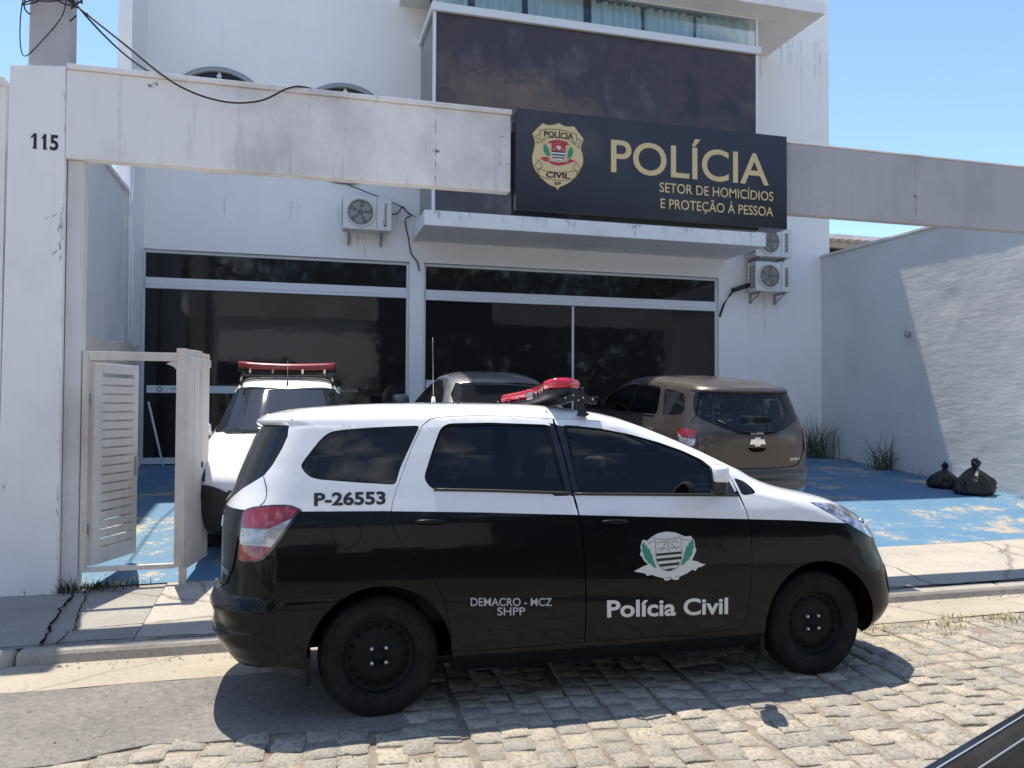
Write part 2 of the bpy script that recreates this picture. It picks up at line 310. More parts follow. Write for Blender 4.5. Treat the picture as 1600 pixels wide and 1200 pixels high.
for ix in range(-54, 90):
    xx = ix*cw+rng.normal(0, 0.006); ly = -1.2+rng.uniform(-0.2, 0)
    drift = 0
    while ly < 5.4:
        ln = rng.uniform(0.125, 0.185); wj = cw*rng.uniform(0.94, 1.0)
        cx0, cy0 = xx+drift, ly+ln/2; drift = 0.8*drift+rng.normal(0, 0.006)
        X = cx0*ca-(cy0-4)*sa; Y = (cy0-4)*ca+cx0*sa*0.35+4
        ly += ln+0.004
        if Y+0.08 > 5.16-0.03*math.sin(X*2.3) or (in_asphalt(X, Y)) or Y < -1 or X < -6.5 or X > 11.5: continue
        near = Y > 1.5
        hw, hl = wj/2, ln/2-0.005; rr = 0.022
        rot = ang+rng.normal(0, 0.02); cr, sr = math.cos(rot), math.sin(rot)
        top = gz(Y)+rng.normal(0.0, 0.003); tlx, tly = rng.normal(0, 0.02), rng.normal(0, 0.02)
        ring = []
        for (sx, sy) in ((1, 1), (-1, 1), (-1, -1), (1, -1)):
            jx, jy = rng.normal(0, 0.005), rng.normal(0, 0.005); rr = 0.006+abs(rng.normal(0, 0.006))
            for t in ((0, 0.5, 1) if near else (0.5,)):
                a = {(1, 1): 0, (-1, 1): 90, (-1, -1): 180, (1, -1): 270}[(sx, sy)]+90*t; a = math.radians(a)
                ring.append((sx*(hw-rr)+rr*math.cos(a)+jx, sy*(hl-rr)+rr*math.sin(a)+jy))
        nr = []
        for k in range(len(ring)):      # add uneven mid points between corners
            a_, b_ = ring[k], ring[(k+1) % len(ring)]; nr.append(a_)
            if math.dist(a_, b_) > 0.06 and near:
                for t in (0.33, 0.66): nr.append((a_[0]+(b_[0]-a_[0])*t+rng.normal(0, 0.004), a_[1]+(b_[1]-a_[1])*t+rng.normal(0, 0.004)))
        ring = nr; k = len(ring); vs = []
        for (sc_, dzz) in ((1.0, -0.03), (0.993, -0.004), (0.965, 0.0)):
            for (a_, b_) in ring:
                px, py = a_*sc_, b_*sc_
                vs.append((X+px*cr-py*sr, Y+px*sr+py*cr, top+dzz+tlx*px+tly*py+(rng.normal(0, 0.0015) if dzz == 0 else 0)))
        vs.append((X, Y, top+0.003+rng.normal(0, 0.002)))
        fs = [(i+j*k, (i+1) % k+j*k, (i+1) % k+(j+1)*k, i+(j+1)*k) for j in range(2) for i in range(k)]+[(2*k+i, 2*k+(i+1) % k, 3*k) for i in range(k)]
        sett.add(vs, fs, 0, True); tint += [rng.uniform(0, 1)]*len(vs)
so = sett.obj('cobblestone_paving', MAT['sett'], kind='structure', fixn=False)
ta = so.data.attributes.new('tint', 'FLOAT', 'POINT'); ta.data.foreach_set('value', tint)
# asphalt patch
m = M('old_asphalt', (0.16, 0.155, 0.148), 0.9)
a1 = noise(m, coords(m), 55, 4, 0.8); a2 = noise(m, coords(m), 1.6, 7, 0.6); a3 = noise(m, coords(m), 120, 2)
c = mix(m, ramp(m, a2, [(0.35, 0.0), (0.7, 0.7)]), (0.175, 0.160, 0.145), (0.26, 0.238, 0.21))
a4 = noise(m, coords(m), 26, 6, 0.85); c = mix(m, ramp(m, a4, [(0.34, 0.75), (0.50, 0.0)]), c, (0.07, 0.067, 0.065)); c = mix(m, ramp(m, a4, [(0.58, 0.0), (0.70, 0.85)]), c, (0.46, 0.44, 0.41))
setc(m, c); bump(m, mix(m, 0.5, a1, a3), 0.6, 0.02); MAT['asphalt'] = m
pts = []
for x in np.linspace(-14, 0.60, 120): pts.append((x, 4.11-0.05*math.sin(x*3.1)+0.03*math.sin(x*9+1)-0.05*max(0, -x)+rng.normal(0, 0.008)))
for y in np.linspace(4.2, 5.14, 14): pts.append((0.64+0.06*math.sin(y*7)+rng.normal(0, 0.01), y))
for x in np.linspace(0.66, -14, 90): pts.append((x, 5.185+0.02*math.sin(x*2.1)+rng.normal(0, 0.006)))
MB().prism(pts, lambda a, b, d: (a, b, gz(b)+d), -0.03, 0.004).obj('asphalt_patch', MAT['asphalt'], kind='structure', fixn=False)
# concrete gutter
def concrete(name, c0, c1, crack=True, dark=(0.12, 0.11, 0.1)):
    m = M(name, c0, 0.9); a = noise(m, coords(m), 1.2, 9, 0.68); f = noise(m, coords(m), 38, 5, 0.75)
    c = mix(m, ramp(m, a, [(0.32, 0.0), (0.7, 1.0)]), c0, c1)
    c = mix(m, ramp(m, f, [(0.3, 0.5), (0.5, 0.0)]), c, dark)
    sp = noise(m, coords(m), 3.5, 8, 0.75); c = mix(m, ramp(m, sp, [(0.58, 0.0), (0.78, 0.45)]), c, dark)
    if crack:
        n, l, b = nodes(m); vo = n.new('ShaderNodeTexVoronoi'); vo.feature = 'DISTANCE_TO_EDGE'; vo.inputs['Scale'].default_value = 0.55
        wv = mix(m, 0.12, coords(m), noise_vec(m, 3.0)); l(wv, vo.inputs[0])
        c = mix(m, ramp(m, vo.outputs[0], [(0.0, 0.6), (0.006, 0.0)]), c, (0.05, 0.045, 0.04))
    setc(m, c); bump(m, mix(m, 0.5, f, a), 0.35, 0.02); return m
def noise_vec(m, sc):
    n, l, b = nodes(m); t = n.new('ShaderNodeTexNoise'); t.inputs['Scale'].default_value = sc; t.inputs['Detail'].default_value = 6
    l(coords(m), t.inputs[0]); return t.outputs[1]
MAT['gutter'] = concrete('gutter_concrete', (0.32, 0.28, 0.22), (0.41, 0.355, 0.28))
MAT['pave'] = concrete('pavement_concrete', (0.34, 0.31, 0.26), (0.47, 0.425, 0.355))
MAT['pave_old'] = concrete('old_pavement_concrete', (0.24, 0.225, 0.20), (0.34, 0.315, 0.28))
MAT['kerb'] = concrete('kerb_stone', (0.30, 0.275, 0.235), (0.44, 0.39, 0.32), False)
strip('gutter', [5.17, 5.4, 5.6, 5.84], lambda y: gz(y)+0.002, -45, 45, MAT['gutter'], 200, lambda x, y: 0.004*math.sin(x*1.7+y*3))
kb = MB(); x = -45.0
while x < 45:
    ln = rng.uniform(1.6, 2.6); j = rng.normal(0, 0.014, 4)
    kb.hexa([(x+0.002, 5.80+j[0], -0.14), (x+0.002, 5.85+j[0], -0.004+j[2]*0.5), (x+0.002, 5.99, -0.14), (x+0.002, 5.99, 0.0), (x+ln-0.002, 5.80+j[1], -0.14), (x+ln-0.002, 5.85+j[1], -0.004+j[3]*0.5), (x+ln-0.002, 5.99, -0.14), (x+ln-0.002, 5.99, 0.0)])
    x += ln
kb.obj('kerb', MAT['kerb'], kind='structure', bevel=0.03)
pz = lambda y: float(np.interp(y, [5.9, 7.52], [0.002, 0.05]))
strip('pavement', [5.97, 6.3, 6.8, 7.2, 7.54], pz, -1.02, 45, MAT['pave'], 120, lambda x, y: 0.004*math.sin(x*1.3+y*2.1))
strip('added_bounce_pavement', [-40, -20, -8, -5, -2.6], lambda y: gz(y)+0.02, -45, 45, MAT['pave'], 60)  # unseen pale ground added to bounce sunlight onto the facade
strip('old_pavement', [5.97, 6.4, 7.0, 7.54], lambda y: pz(y)-0.006, -45, -1.03, MAT['pave_old'], 80, lambda x, y: 0.006*math.sin(x*1.9+y*1.1))
pc_ = MB()   # cracks in the pavement
def crack(pts, wd):
    p = [Vector((a, b)) for a, b in pts]; q = []
    for a, b in zip(p, p[1:]):
        n_ = max(2, int((b-a).length/0.07)); t = (b-a).normalized(); nn = Vector((-t.y, t.x))
        q += [a.lerp(b, k/n_)+nn*rng.normal(0, 0.010) for k in range(n_)]
    q.append(p[-1]); L_, R_ = [], []
    for k, c0 in enumerate(q):
        t = (q[min(k+1, len(q)-1)]-q[max(k-1, 0)]).normalized(); nn = Vector((-t.y, t.x))*wd*rng.uniform(.35, 1)/2
        for lst, sg_ in ((L_, 1), (R_, -1)): c1 = c0+nn*sg_; lst.append((c1.x, c1.y, pz(c1.y)+0.0065))
    k = len(q); pc_.add(L_+R_, [(i, i+1, k+i+1, k+i) for i in range(k-1)])
crack([(-1.713, 7.38), (-1.655, 6.57), (-1.59, 6.0)], .028); crack([(-1.63, 7.45), (-1.469, 6.264), (-0.9, 6.35), (-0.30, 6.46)], .014); crack([(-1.47, 6.26), (-1.50, 6.0)], .014)
crack([(5.6, 6.0), (5.75, 6.7), (5.7, 7.5)], .012); crack([(2.4, 6.0), (2.3, 7.5)], .012); crack([(7.6, 6.0), (7.5, 6.9), (7.7, 7.5)], .012); crack([(-3, 6.0), (-2.9, 7.4)], .02)
crack([(x, 5.985+0.012*math.sin(x*4)) for x in np.linspace(-3, 9, 60)], .022)
pc_.obj('pavement_cracks', MAT['void'], kind='structure', fixn=False)
# blue painted driveway
m = M('blue_painted_floor', (0.13, 0.36, 0.62), 0.7)
a = noise(m, coords(m, (0.8, 1.2, 1)), 1.7, 10, 0.7); f = noise(m, coords(m), 14, 7, 0.75); g2 = noise(m, coords(m), 0.5, 4)
c = mix(m, ramp(m, a, [(0.35, 0.0), (0.7, 0.7)]), (0.070, 0.172, 0.29), (0.125, 0.245, 0.34))
c = mix(m, ramp(m, mix(m, 0.35, a, f), [(0.53, 0.0), (0.575, 1.0)]), c, (0.38, 0.33, 0.25))
c = mix(m, ramp(m, f, [(0.66, 0.0), (0.74, 0.7)]), c, (0.5, 0.48, 0.42)); c = mix(m, ramp(m, f, [(0.25, 0.55), (0.36, 0.0)]), c, (0.06, 0.12, 0.18))
setc(m, c); bump(m, f, 0.25, 0.015); MAT['blue'] = m
strip('driveway', [7.535, 7.9, 8.3, 8.7, 9.2, 10, 11, 12, 13, 14.3], dz, -2.6, 10.6, MAT['blue'], 60, lambda x, y: 0.004*math.sin(x*2.2+y*1.3))

# ------------------------------------------------------------------ police building
KB = 13.7/13.0
def bx(x): return x*KB
def bz(z): return 1.63+(z-1.63)*KB
YF, YB = 13.7, 11.75*KB
XL, XR, HT = bx(-2.34), bx(9.824), 10.5
bld = empty('police_building', (4, YF, 0.57), label='white two storey police building with dark glass shopfront and bay window', cat='building')
def bpart(name, mb, mats, parent=None, **k):
    o = mb.obj(name, mats, None, **k); p = parent or bld; o.parent = p
    loc = Vector((0, 0, 0)); q = p
    while q is not None: loc += q.location; q = q.parent
    o.data.transform(Matrix.Translation(-loc)); return o
sx0, sx1, sx2, sx3 = bx(-2.19), bx(1.835), bx(2.07), bx(7.475); hd = bz(3.925); DO = 0.30
w = MB()   # front wall, butted pieces around the openings (thickness 0.3)
w.box(XL, sx0, YF, YF+DO, 0.3, hd); w.box(sx1, sx2, YF, YF+DO, 0.3, hd); w.box(sx3, XR, YF, YF+DO, 0.3, hd)
def wall_with_holes(mb, x0, x1, z0, z1, circles, y0, y1):
    pts = [Vector((x0, z0)), Vector((x1, z0)), Vector((x1, z1)), Vector((x0, z1))]; ed = [(0, 1), (1, 2), (2, 3), (3, 0)]
    for (cx, cz, r) in circles:
        b = len(pts); n = 48
        for k in range(n): q = 2*math.pi*k/n; pts.append(Vector((cx+r*math.cos(q), cz+r*math.sin(q))))
        ed += [(b+k, b+(k+1) % n) for k in range(n)]
        mb.add([(pts[b+k].x, y, pts[b+k].y) for k in range(n) for y in (y0, y1)], [(2*k, 2*k+1, (2*k+3) % (2*n), (2*k+2) % (2*n)) for k in range(n)])
    ov, oe, of, *_ = delaunay_2d_cdt(pts, ed, [], 0, 1e-5)
    fs = []
    for f in of:
        c = sum((ov[i] for i in f), Vector((0, 0)))/len(f)
        if all(math.hypot(c.x-cx, c.y-cz) > r*0.995 for cx, cz, r in circles): fs.append(tuple(f))
    mb.add([(p.x, y0, p.y) for p in ov], fs); mb.add([(p.x, y1, p.y) for p in ov], [tuple(reversed(f)) for f in fs])
PH = [(bx(-1.13), bz(5.94)+0.03, 0.815), (bx(0.775), bz(5.90)+0.03, 0.815)]
wall_with_holes(w, XL, XR, hd, HT, PH, YF, YF+DO)
w.box(XL, XL+0.3, YF+DO, 24, 0.3, HT); w.box(XR-0.3, XR, YF+DO, 24, 0.3, HT); w.box(XL, XR, 24, 24.3, 0.3, HT)
w.box(XL+0.3, XR-0.3, YF+DO, 24, HT-0.25, HT-0.002)
bpart('wall', w, MAT['wall'], fixn=False)
w = MB(); w.box(XL, bx(-2.164), bz(0)*0+12.49, YF-0.002, 0.2, HT); bpart('corner_fin', w, MAT['wall'])
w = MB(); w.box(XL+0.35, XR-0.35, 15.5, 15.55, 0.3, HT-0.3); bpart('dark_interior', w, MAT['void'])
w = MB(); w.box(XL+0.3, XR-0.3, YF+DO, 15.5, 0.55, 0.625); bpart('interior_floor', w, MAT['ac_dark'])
st = MB()
def streaks(n, x0, x1, ztop, y, hmin, hmax):
    for k in range(n):
        x = rng.uniform(x0, x1); ww = rng.uniform(0.01, 0.06); hh = rng.uniform(hmin, hmax)
        st.add([(x-ww, y, ztop), (x+ww, y, ztop), (x+ww*0.25, y, ztop-hh), (x-ww*0.2, y, ztop-hh)], [(0, 1, 2, 3)])
streaks(7, -2.0, 2.0, hd-0.005+0.9, YF-0.003, .2, .8); streaks(8, 8.5, 9.2, 3.76, YF-0.003, .3, .9); streaks(5, .85, 1.5, 4.44, YF-0.003, .15, .4); streaks(14, 8.6, 10.2, 8.9, YF-0.003, .3, 1.4)
m = M('mould_stain', (0.12, 0.11, 0.10), 0.9); n, l, b = nodes(m); l(ramp(m, noise(m, coords(m, (9, 9, 5)), 3, 5), [(0.42, 0.0), (0.7, 0.55)]), b.inputs['Alpha']); MAT['mould'] = m
m = M('rain_stain', (0.35, 0.33, 0.30), 0.9); n, l, b = nodes(m); l(ramp(m, noise(m, coords(m, (9, 9, 1.5)), 3, 5), [(0.40, 0.0), (0.75, 0.30)]), b.inputs['Alpha']); MAT['rain'] = m
bpart('rain_streak', st, MAT['rain'])
# porthole windows
for cx, cz, r in PH:
    fr = MB(); fr.lathe([(r-0.035, 0.03), (r-0.035, -0.03), (r, -0.045), (r+0.045, -0.03), (r+0.045, -0.001)], (cx, YF, cz), 'y', 56)
    po = bpart('porthole_window', fr, MAT['steel'])
    g = MB(); g.lathe([(0.001, 0.02), (r-0.034, 0.02)], (cx, YF, cz), 'y', 56); bpart('pane', g, MAT['shopglass'], po)
    g = MB(); g.box(cx-0.02, cx+0.02, YF+0.005, YF+0.018, cz-r+0.02, cz+r-0.02); bpart('mullion', g, MAT['alu'], po)
    for s in (1, -1):
        g = MB(); g.box(cx-0.035, cx+0.035, YF-0.055, YF+0.02, cz+s*(r-0.115)-0.02, cz+s*(r-0.115)+0.02); bpart('latch', g, MAT['alu'], po)
# shopfronts
zf = 0.63
def shopfront(x0, x1, tb0, tb1, mull):
    f = MB(); t = 0.045; y0, y1 = YF+0.06, YF+0.14
    f.box(x0, x0+t, y0, y1, zf, hd); f.box(x1-t, x1, y0, y1, zf, hd); f.box(x0+t, x1-t, y0, y1, hd-0.05, hd)
    f.box(x0+t, x1-t, y0-0.035, y1, tb0, tb1); f.box(x0+t, x1-t, y0-0.042, y0-0.036, tb0+0.06, tb0+0.075); f.box(x0+t, x1-t, y0, y1, zf, zf+0.10)
    for mx_ in mull: f.box(mx_-0.02, mx_+0.02, y0+0.01, y1-0.01, zf+0.10, tb0)
    o = bpart('shop_window', f, MAT['alu'], bevel=0.004)
    zs = [x0+t]+list(mull)+[x1-t]
    for a, b in zip(zs, zs[1:]):
        g = MB(); g.box(a+0.001, b-0.001, y0+0.03, y0+0.042, zf+0.101, tb0-0.001); bpart('pane', g, MAT['shopglass'], o)
    g = MB(); g.box(x0+t+0.001, x1-t-0.001, y0+0.03, y0+0.042, tb1+0.001, hd-0.051); bpart('pane', g, MAT['shopglass'], o)
    return o
sfl = shopfront(sx0, sx1, bz(3.335), bz(3.50), [])
sfr = shopfront(sx2, sx3, bz(3.318), bz(3.487), [bx(4.69)])
g = MB(); g.box(bx(-2.11), bx(0.75), YF+0.084, YF+0.0885, bz(1.757), bz(1.868)); stp = bpart('sticker_band', g, MAT['curtain'], sfl)
g = MB(); fn = lambda a, b, d: (a, YF+0.084-d, b)
for k, x in enumerate((-1.93, -0.55, 0.45)):
    text_on(g, textfit('POLÍCIA', bx(x)+0.18, bx(x)+0.62, bz(1.795), bz(1.835), 0.01), fn, 0.003)
    g.lathe([(0.02, -0.003), (0.05, -0.003)], (bx(x), YF+0.084, bz(1.812)), 'y', 20)
bpart('sticker_print', g, MAT['ac_grille'], sfl)
g = MB(); g.box(bx(2.13), bx(2.75), YF+0.084, YF+0.0885, bz(1.87), bz(2.0)); bpart('notice_sheet', g, MAT['alu'], sfr)
# inside: partition walls and door seen faintly are left to reflections; skirting rail
# canopy slab, bay window and roof slab
w = MB(); w.box(bx(1.87)*1, bx(7.643), YB, YF-0.002, bz(4.268), bz(4.50)); slab = bpart('balcony_slab', w, MAT['stain'], bevel=0.012)
st = MB()
for k in range(26):   # black mould streaks below the slab's drip edge
    x = bx(1.95+5.6*rng.uniform(0, 1)); ww = rng.uniform(0.01, 0.05); hh = rng.uniform(0.04, 0.19)
    z1 = bz(4.50)-0.012; st.add([(x-ww, YB-0.003, z1), (x+ww, YB-0.003, z1), (x+ww*0.3, YB-0.003, z1-hh), (x-ww*0.2, YB-0.003, z1-hh)], [(0, 1, 2, 3)])
bpart('mould_streak', st, MAT['mould'], slab)
w = MB(); w.box(bx(1.62), bx(8.504), YB-0.45, YF-0.002, bz(8.13), bz(8.33)); w.box(bx(1.62), bx(8.50), YB-0.40, YF-0.002, bz(8.33)+0.001, bz(8.42)); bpart('roof_slab', w, MAT['stain'], bevel=0.01)
bxl, bxr = bx(1.982), bx(7.505); zb0, zb1, zc0, zc1 = bz(4.50)+0.001, bz(7.50), bz(7.625), bz(8.13)-0.001
f = MB(); t = 0.05
f.box(bxl-0.03, bxr+0.03, YB-0.05, YB+0.09, zb1, zc0)
f.box(bxl-0.03, bxl+0.09, YB+0.09, YF-0.002, zb1, zc0); f.box(bxr-0.09, bxr+0.03, YB+0.09, YF-0.002, zb1, zc0)
for xx in (bxl, bxr-t): f.box(xx, xx+t, YB, YB+0.05, zc0, zc1); f.box(xx, xx+t, YB, YB+0.05, zb0, zb1)
f.box(bxl+t, bxr-t, YB, YB+0.05, zc1-0.03, zc1)
bay = bpart('bay_window', f, MAT['alu'], bevel=0.006)
xs = [bxl+t]+[bx(q) for q in (3.10, 4.17, 5.27, 6.39)]+[bxr-t]
for a, b in zip(xs, xs[1:]):
    g = MB(); g.box(a+0.0012, b-0.0012, YB+0.012, YB+0.022, zb0, zb1-0.001); bpart('pane', g, MAT['bayglass'], bay)
g = MB(); g.box(bxl+0.012, bxl+0.022, YB+0.051, YF-0.003, zb0, zb1-0.001); bpart('side_pane', g, MAT['carglass2'], bay)
g = MB(); g.box(bxr-0.022, bxr-0.012, YB+0.051, YF-0.003, zb0, zb1-0.001); bpart('side_pane', g, MAT['carglass2'], bay)
for a, b in zip(xs, xs[1:]):
    g = MB(); g.box(a+0.004, b-0.004, YB+0.012, YB+0.020, zc0, zc1-0.031); bpart('upper_pane', g, MAT['clear'], bay)
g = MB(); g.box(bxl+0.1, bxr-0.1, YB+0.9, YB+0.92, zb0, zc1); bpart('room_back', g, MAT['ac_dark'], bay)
def curtain(x0, x1):
    n = int((x1-x0)/0.016); vs = []; ph = rng.uniform(0, 6)
    for i in range(n+1):
        x = x0+(x1-x0)*i/n; y = YB+0.16+0.045*math.sin(x*38+ph+1.3*math.sin(x*7))+0.015*math.sin(x*91)
        for z in (zc0-0.10, (zc0+zc1)/2, zc1-0.04): vs.append((x+0.01*math.sin(z*9+x*5), y, z))
    c = MB().add(vs, [(3*i+j, 3*i+3+j, 3*i+4+j, 3*i+1+j) for i in range(n) for j in range(2)], 0, True); bpart('curtain', c, MAT['curtain'], bay, fixn=False)
for a, b in ((2.04, 2.55), (2.66, 3.42), (3.50, 4.42), (4.56, 5.45), (5.52, 6.35), (6.40, 7.1), (7.13, 7.46)): curtain(bx(a), bx(b))
# conduits on the fin
for k, x in enumerate((-2.262, -2.222)):
    c = MB(); c.tube([(x, 12.46, 1.6), (x, 12.46, 5.2)], 0.016, 8); c.obj('conduit_pipe', MAT['alu'], None, label=('left' if k == 0 else 'right')+' of two thin pale conduit pipes up the fin', cat='pipe', group='conduits on the building fin')

# ------------------------------------------------------------------ air conditioners
def ac_unit(x0, z0, label, text):
    W_, H_, D_ = 0.80, 0.56, 0.30; yb = YF-0.10; yf = yb-D_
    r = empty('air_conditioner', (x0+W_/2, YF, z0), label=label, cat='air conditioner', group='air conditioner units on the facade')
    loc = r.location
    def prt(name, mb, mats, p=None, **k):
        o = mb.obj(name, mats, None, **k); o.data.transform(Matrix.Translation(-loc)); o.parent = p or r; return o
    b = MB(); b.box(x0, x0+W_, yf, yb, z0, z0+H_); prt('casing', b, MAT['ac'], bevel=0.014)
    cx, cz, rd = x0+0.285, z0+H_/2, 0.215
    b = MB(); b.lathe([(0.001, -0.004), (rd, -0.004)], (cx, yf, cz), 'y', 40); fan = prt('fan_opening', b, MAT['ac_dark'])
    b = MB()
    for k in range(5):
        a = k*math.tau/5+0.4; a2 = a+0.75
        b.add([(cx+0.05*math.cos(a), yf-0.006, cz+0.05*math.sin(a)), (cx+0.19*math.cos(a), yf-0.007, cz+0.19*math.sin(a)), (cx+0.19*math.cos(a2), yf-0.013, cz+0.19*math.sin(a2)), (cx+0.05*math.cos(a2), yf-0.013, cz+0.05*math.sin(a2))], [(0, 1, 2, 3)])
    prt('fan_blade', b, MAT['steel'], fan, fixn=False)
    b = MB()
    for k in range(-9, 10):
        xx = cx+k*0.0235; hh = math.sqrt(max(0, rd**2-(k*0.0235)**2))
        if hh > 0.02: b.box(xx-0.0035, xx+0.0035, yf-0.026, yf-0.018, cz-hh, cz+hh)
    for q in (0.07, 0.14, 0.205): b.lathe([(q-0.004, -0.020), (q-0.004, -0.028), (q+0.004, -0.028), (q+0.004, -0.020)], (cx, yf, cz), 'y', 36)
    prt('grille', b, MAT['ac_grille'])
    b = MB(); b.lathe([(rd, -0.001), (rd, -0.03), (rd+0.022, -0.03), (rd+0.03, -0.001)], (cx, yf, cz), 'y', 40); prt('grille_ring', b, MAT['ac'])
    b = MB(); b.box(x0+0.548, x0+0.554, yf-0.002, yf, z0+0.02, z0+H_-0.02)
    for k in range(9): b.box(x0-0.003, x0+0.0, yf+0.05, yf+0.11, z0+0.07+k*0.048, z0+0.1+k*0.048); b.box(x0-0.003, x0, yf+0.15, yf+0.21, z0+0.07+k*0.048, z0+0.1+k*0.048)
    prt('vent_slot', b, MAT['ac_dark'])
    b = MB()
    if text:
        fn = lambda a, bb, d: (x0+0.715-bb, yf-d, z0+0.12+a)
        text_on(b, textfit('Electrolux', 0, 0.34, 0, 0.055, 0.012), fn, 0.003)
        fn2 = lambda a, bb, d: (x0+0.715-bb, yf-d, z0+0.07+a)
        b.add([fn2(*p, 0.003) for p in ((0, 0), (0.035, 0), (0.035, 0.05), (0, 0.05))], [(0, 1, 2, 3)])
    else:
        for k in range(14): b.box(x0+0.63, x0+0.70, yf-0.003, yf, z0+0.10+k*0.026, z0+0.116+k*0.026)
    prt('brand_marking', b, MAT['ac_dark'], fixn=False)
    for s in (0.12, 0.66):
        b = MB(); b.box(x0+s-0.018, x0+s+0.018, yf+0.02, YF-0.002, z0-0.035, z0-0.002); b.box(x0+s-0.018, x0+s+0.018, YF-0.03, YF-0.002, z0-0.20, z0-0.036)
        b.tube([(x0+s, yf+0.06, z0-0.036), (x0+s, YF-0.03, z0-0.18)], 0.012, 6); prt('bracket', b, MAT['steel'])
    return r
ac_unit(0.775, 4.475, 'air conditioner on its own above the left shop window', True)
ac_unit(8.43, 3.775, 'lower air conditioner of the stacked pair right of the shop window', False)
ac_unit(8.43, 4.435, 'upper air conditioner of the stacked pair, partly behind the balcony slab', False)
c = MB(); c.tube([(bx(7.48), YF-0.02, 3.30), (bx(7.55), YF-0.06, 3.55), (bx(7.66), YF-0.08, 3.72), (8.2, YF-0.10, 3.86)], 0.02, 8); c.tube([(8.10, YF-0.10, 3.80), (8.46, YF-0.16, 3.92)], 0.045, 10)
c.obj('insulated_hose', MAT['cable'], None, label='black insulated hose from the shop window to the lower air conditioner', cat='hose')

# ------------------------------------------------------------------ side walls, pillar, beam, sign
def rough_sheet(mb, x, y0, y1, z0f, z1, amp, ny=150, nz=70):
    ys = np.linspace(y0, y1, ny+1); tt = np.linspace(0, 1, nz+1); vs = []
    g = rng.normal(0, 1, (ny//3+3, nz//3+3)); g2 = rng.normal(0, 1, (ny//8+3, nz//5+3))
    def smp(a, u, v):
        i, j = int(u), int(v); fu, fv = u-i, v-j; fu = fu*fu*(3-2*fu); fv = fv*fv*(3-2*fv)
        return (a[i, j]*(1-fu)+a[i+1, j]*fu)*(1-fv)+(a[i, j+1]*(1-fu)+a[i+1, j+1]*fu)*fv
    for i, y in enumerate(ys):
        for j, t in enumerate(tt):
            z = z0f(y)*(1-t)+z1*t
            w_ = np.clip((12.4-y)/1.6, 0.15, 1)
            vs.append((x+amp*w_*(0.45*smp(g, i/3, j/3)+0.9*smp(g2, i/8, j/5)), y, z))
    fs = [(i*(nz+1)+j, i*(nz+1)+j+1, (i+1)*(nz+1)+j+1, (i+1)*(nz+1)+j) for i in range(ny) for j in range(nz)]
    mb.add(vs, fs, 0, True)
XW = 10.16
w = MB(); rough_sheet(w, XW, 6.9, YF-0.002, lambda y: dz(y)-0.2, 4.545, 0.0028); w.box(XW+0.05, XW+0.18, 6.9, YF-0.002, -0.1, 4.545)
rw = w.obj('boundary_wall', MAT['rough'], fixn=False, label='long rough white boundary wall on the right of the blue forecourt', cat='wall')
w = MB(); w.box(XW-0.045, XW+0.22, 6.9, YF-0.002, 4.546, 4.60); w.obj('coping', MAT['concrete'], rw, bevel=0.01)
lm = MB(); lm.lathe([(0.001, -0.09), (0.03, -0.09), (0.04, -0.05), (0.045, 0.0)], (XW, 0, 0), 'y', 16)
lm = MB(); lm.tube([(XW-0.005, 11.36, 2.84), (XW-0.06, 11.36, 2.84)], 0.05, 14); lm.tube([(XW-0.06, 11.36, 2.84), (XW-0.11, 11.30, 2.82), (XW-0.13, 11.26, 2.80)], [0.03, 0.035, 0.028], 12)
lm.obj('wall_lamp', MAT['steel'], None, label='small grey bulkhead lamp on the rough right wall', cat='lamp')
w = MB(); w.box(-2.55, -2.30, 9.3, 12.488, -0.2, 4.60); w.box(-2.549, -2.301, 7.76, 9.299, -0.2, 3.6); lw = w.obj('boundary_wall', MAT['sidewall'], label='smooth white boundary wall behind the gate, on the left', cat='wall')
w = MB(); w.box(-2.60, -2.26, 9.28, 12.488, 4.601, 4.66); w.obj('coping', MAT['concrete'], lw, bevel=0.01)
w = MB(); n = 24; top = []
for i in range(n+1):
    y = 7.8+(12.4-7.8)*i/n; top.append((y, float(np.interp(y, [7.8, 9.2, 12.4], [2.24, 2.32, 2.41]))+rng.normal(0, 0.012)))
w.prism([(7.8, 0.0)]+top+[(12.4, 0.0)], lambda a, b, d: (d, a, b), -2.298, -2.09); 
w.obj('low_wall', MAT['cream'], None, label='low cream wall with peeling paint behind the louvred gate', cat='wall')
# gate pillar
pil = empty('gate_pillar', (-2.06, 7.55, 0.03), label='white plastered gate pillar with the number 115', cat='pillar')
w = MB(); w.hexa([(-2.30, 7.40, -0.1), (-2.272, 7.40, 4.40), (-2.30, 7.74, -0.1), (-2.272, 7.74, 4.40), (-1.845, 7.40, -0.1), (-1.852, 7.40, 4.44), (-1.845, 7.74, -0.1), (-1.852, 7.74, 4.44)])
o = w.obj('pillar_shaft', MAT['pillar'], None, bevel=0.012); o.data.transform(Matrix.Translation(-pil.location)); o.parent = pil
fnp = lambda a, b, d: (a, 7.40-d, b)
w = MB(); text_on(w, textfit('115', -2.085, -1.90, 3.72, 3.845, 0.03), fnp, 0.003)
for x in (-2.079, -1.999):
    stroke(w, [(x-.024, 3.806), (x+.004, 3.842)], .013, fnp, .0035); stroke(w, [(x-.016, 3.724), (x+.018, 3.724)], .009, fnp, .0035)
o = w.obj('house_number', MAT['ink'], None, fixn=False); o.data.transform(Matrix.Translation(-pil.location)); o.parent = pil
w = MB()
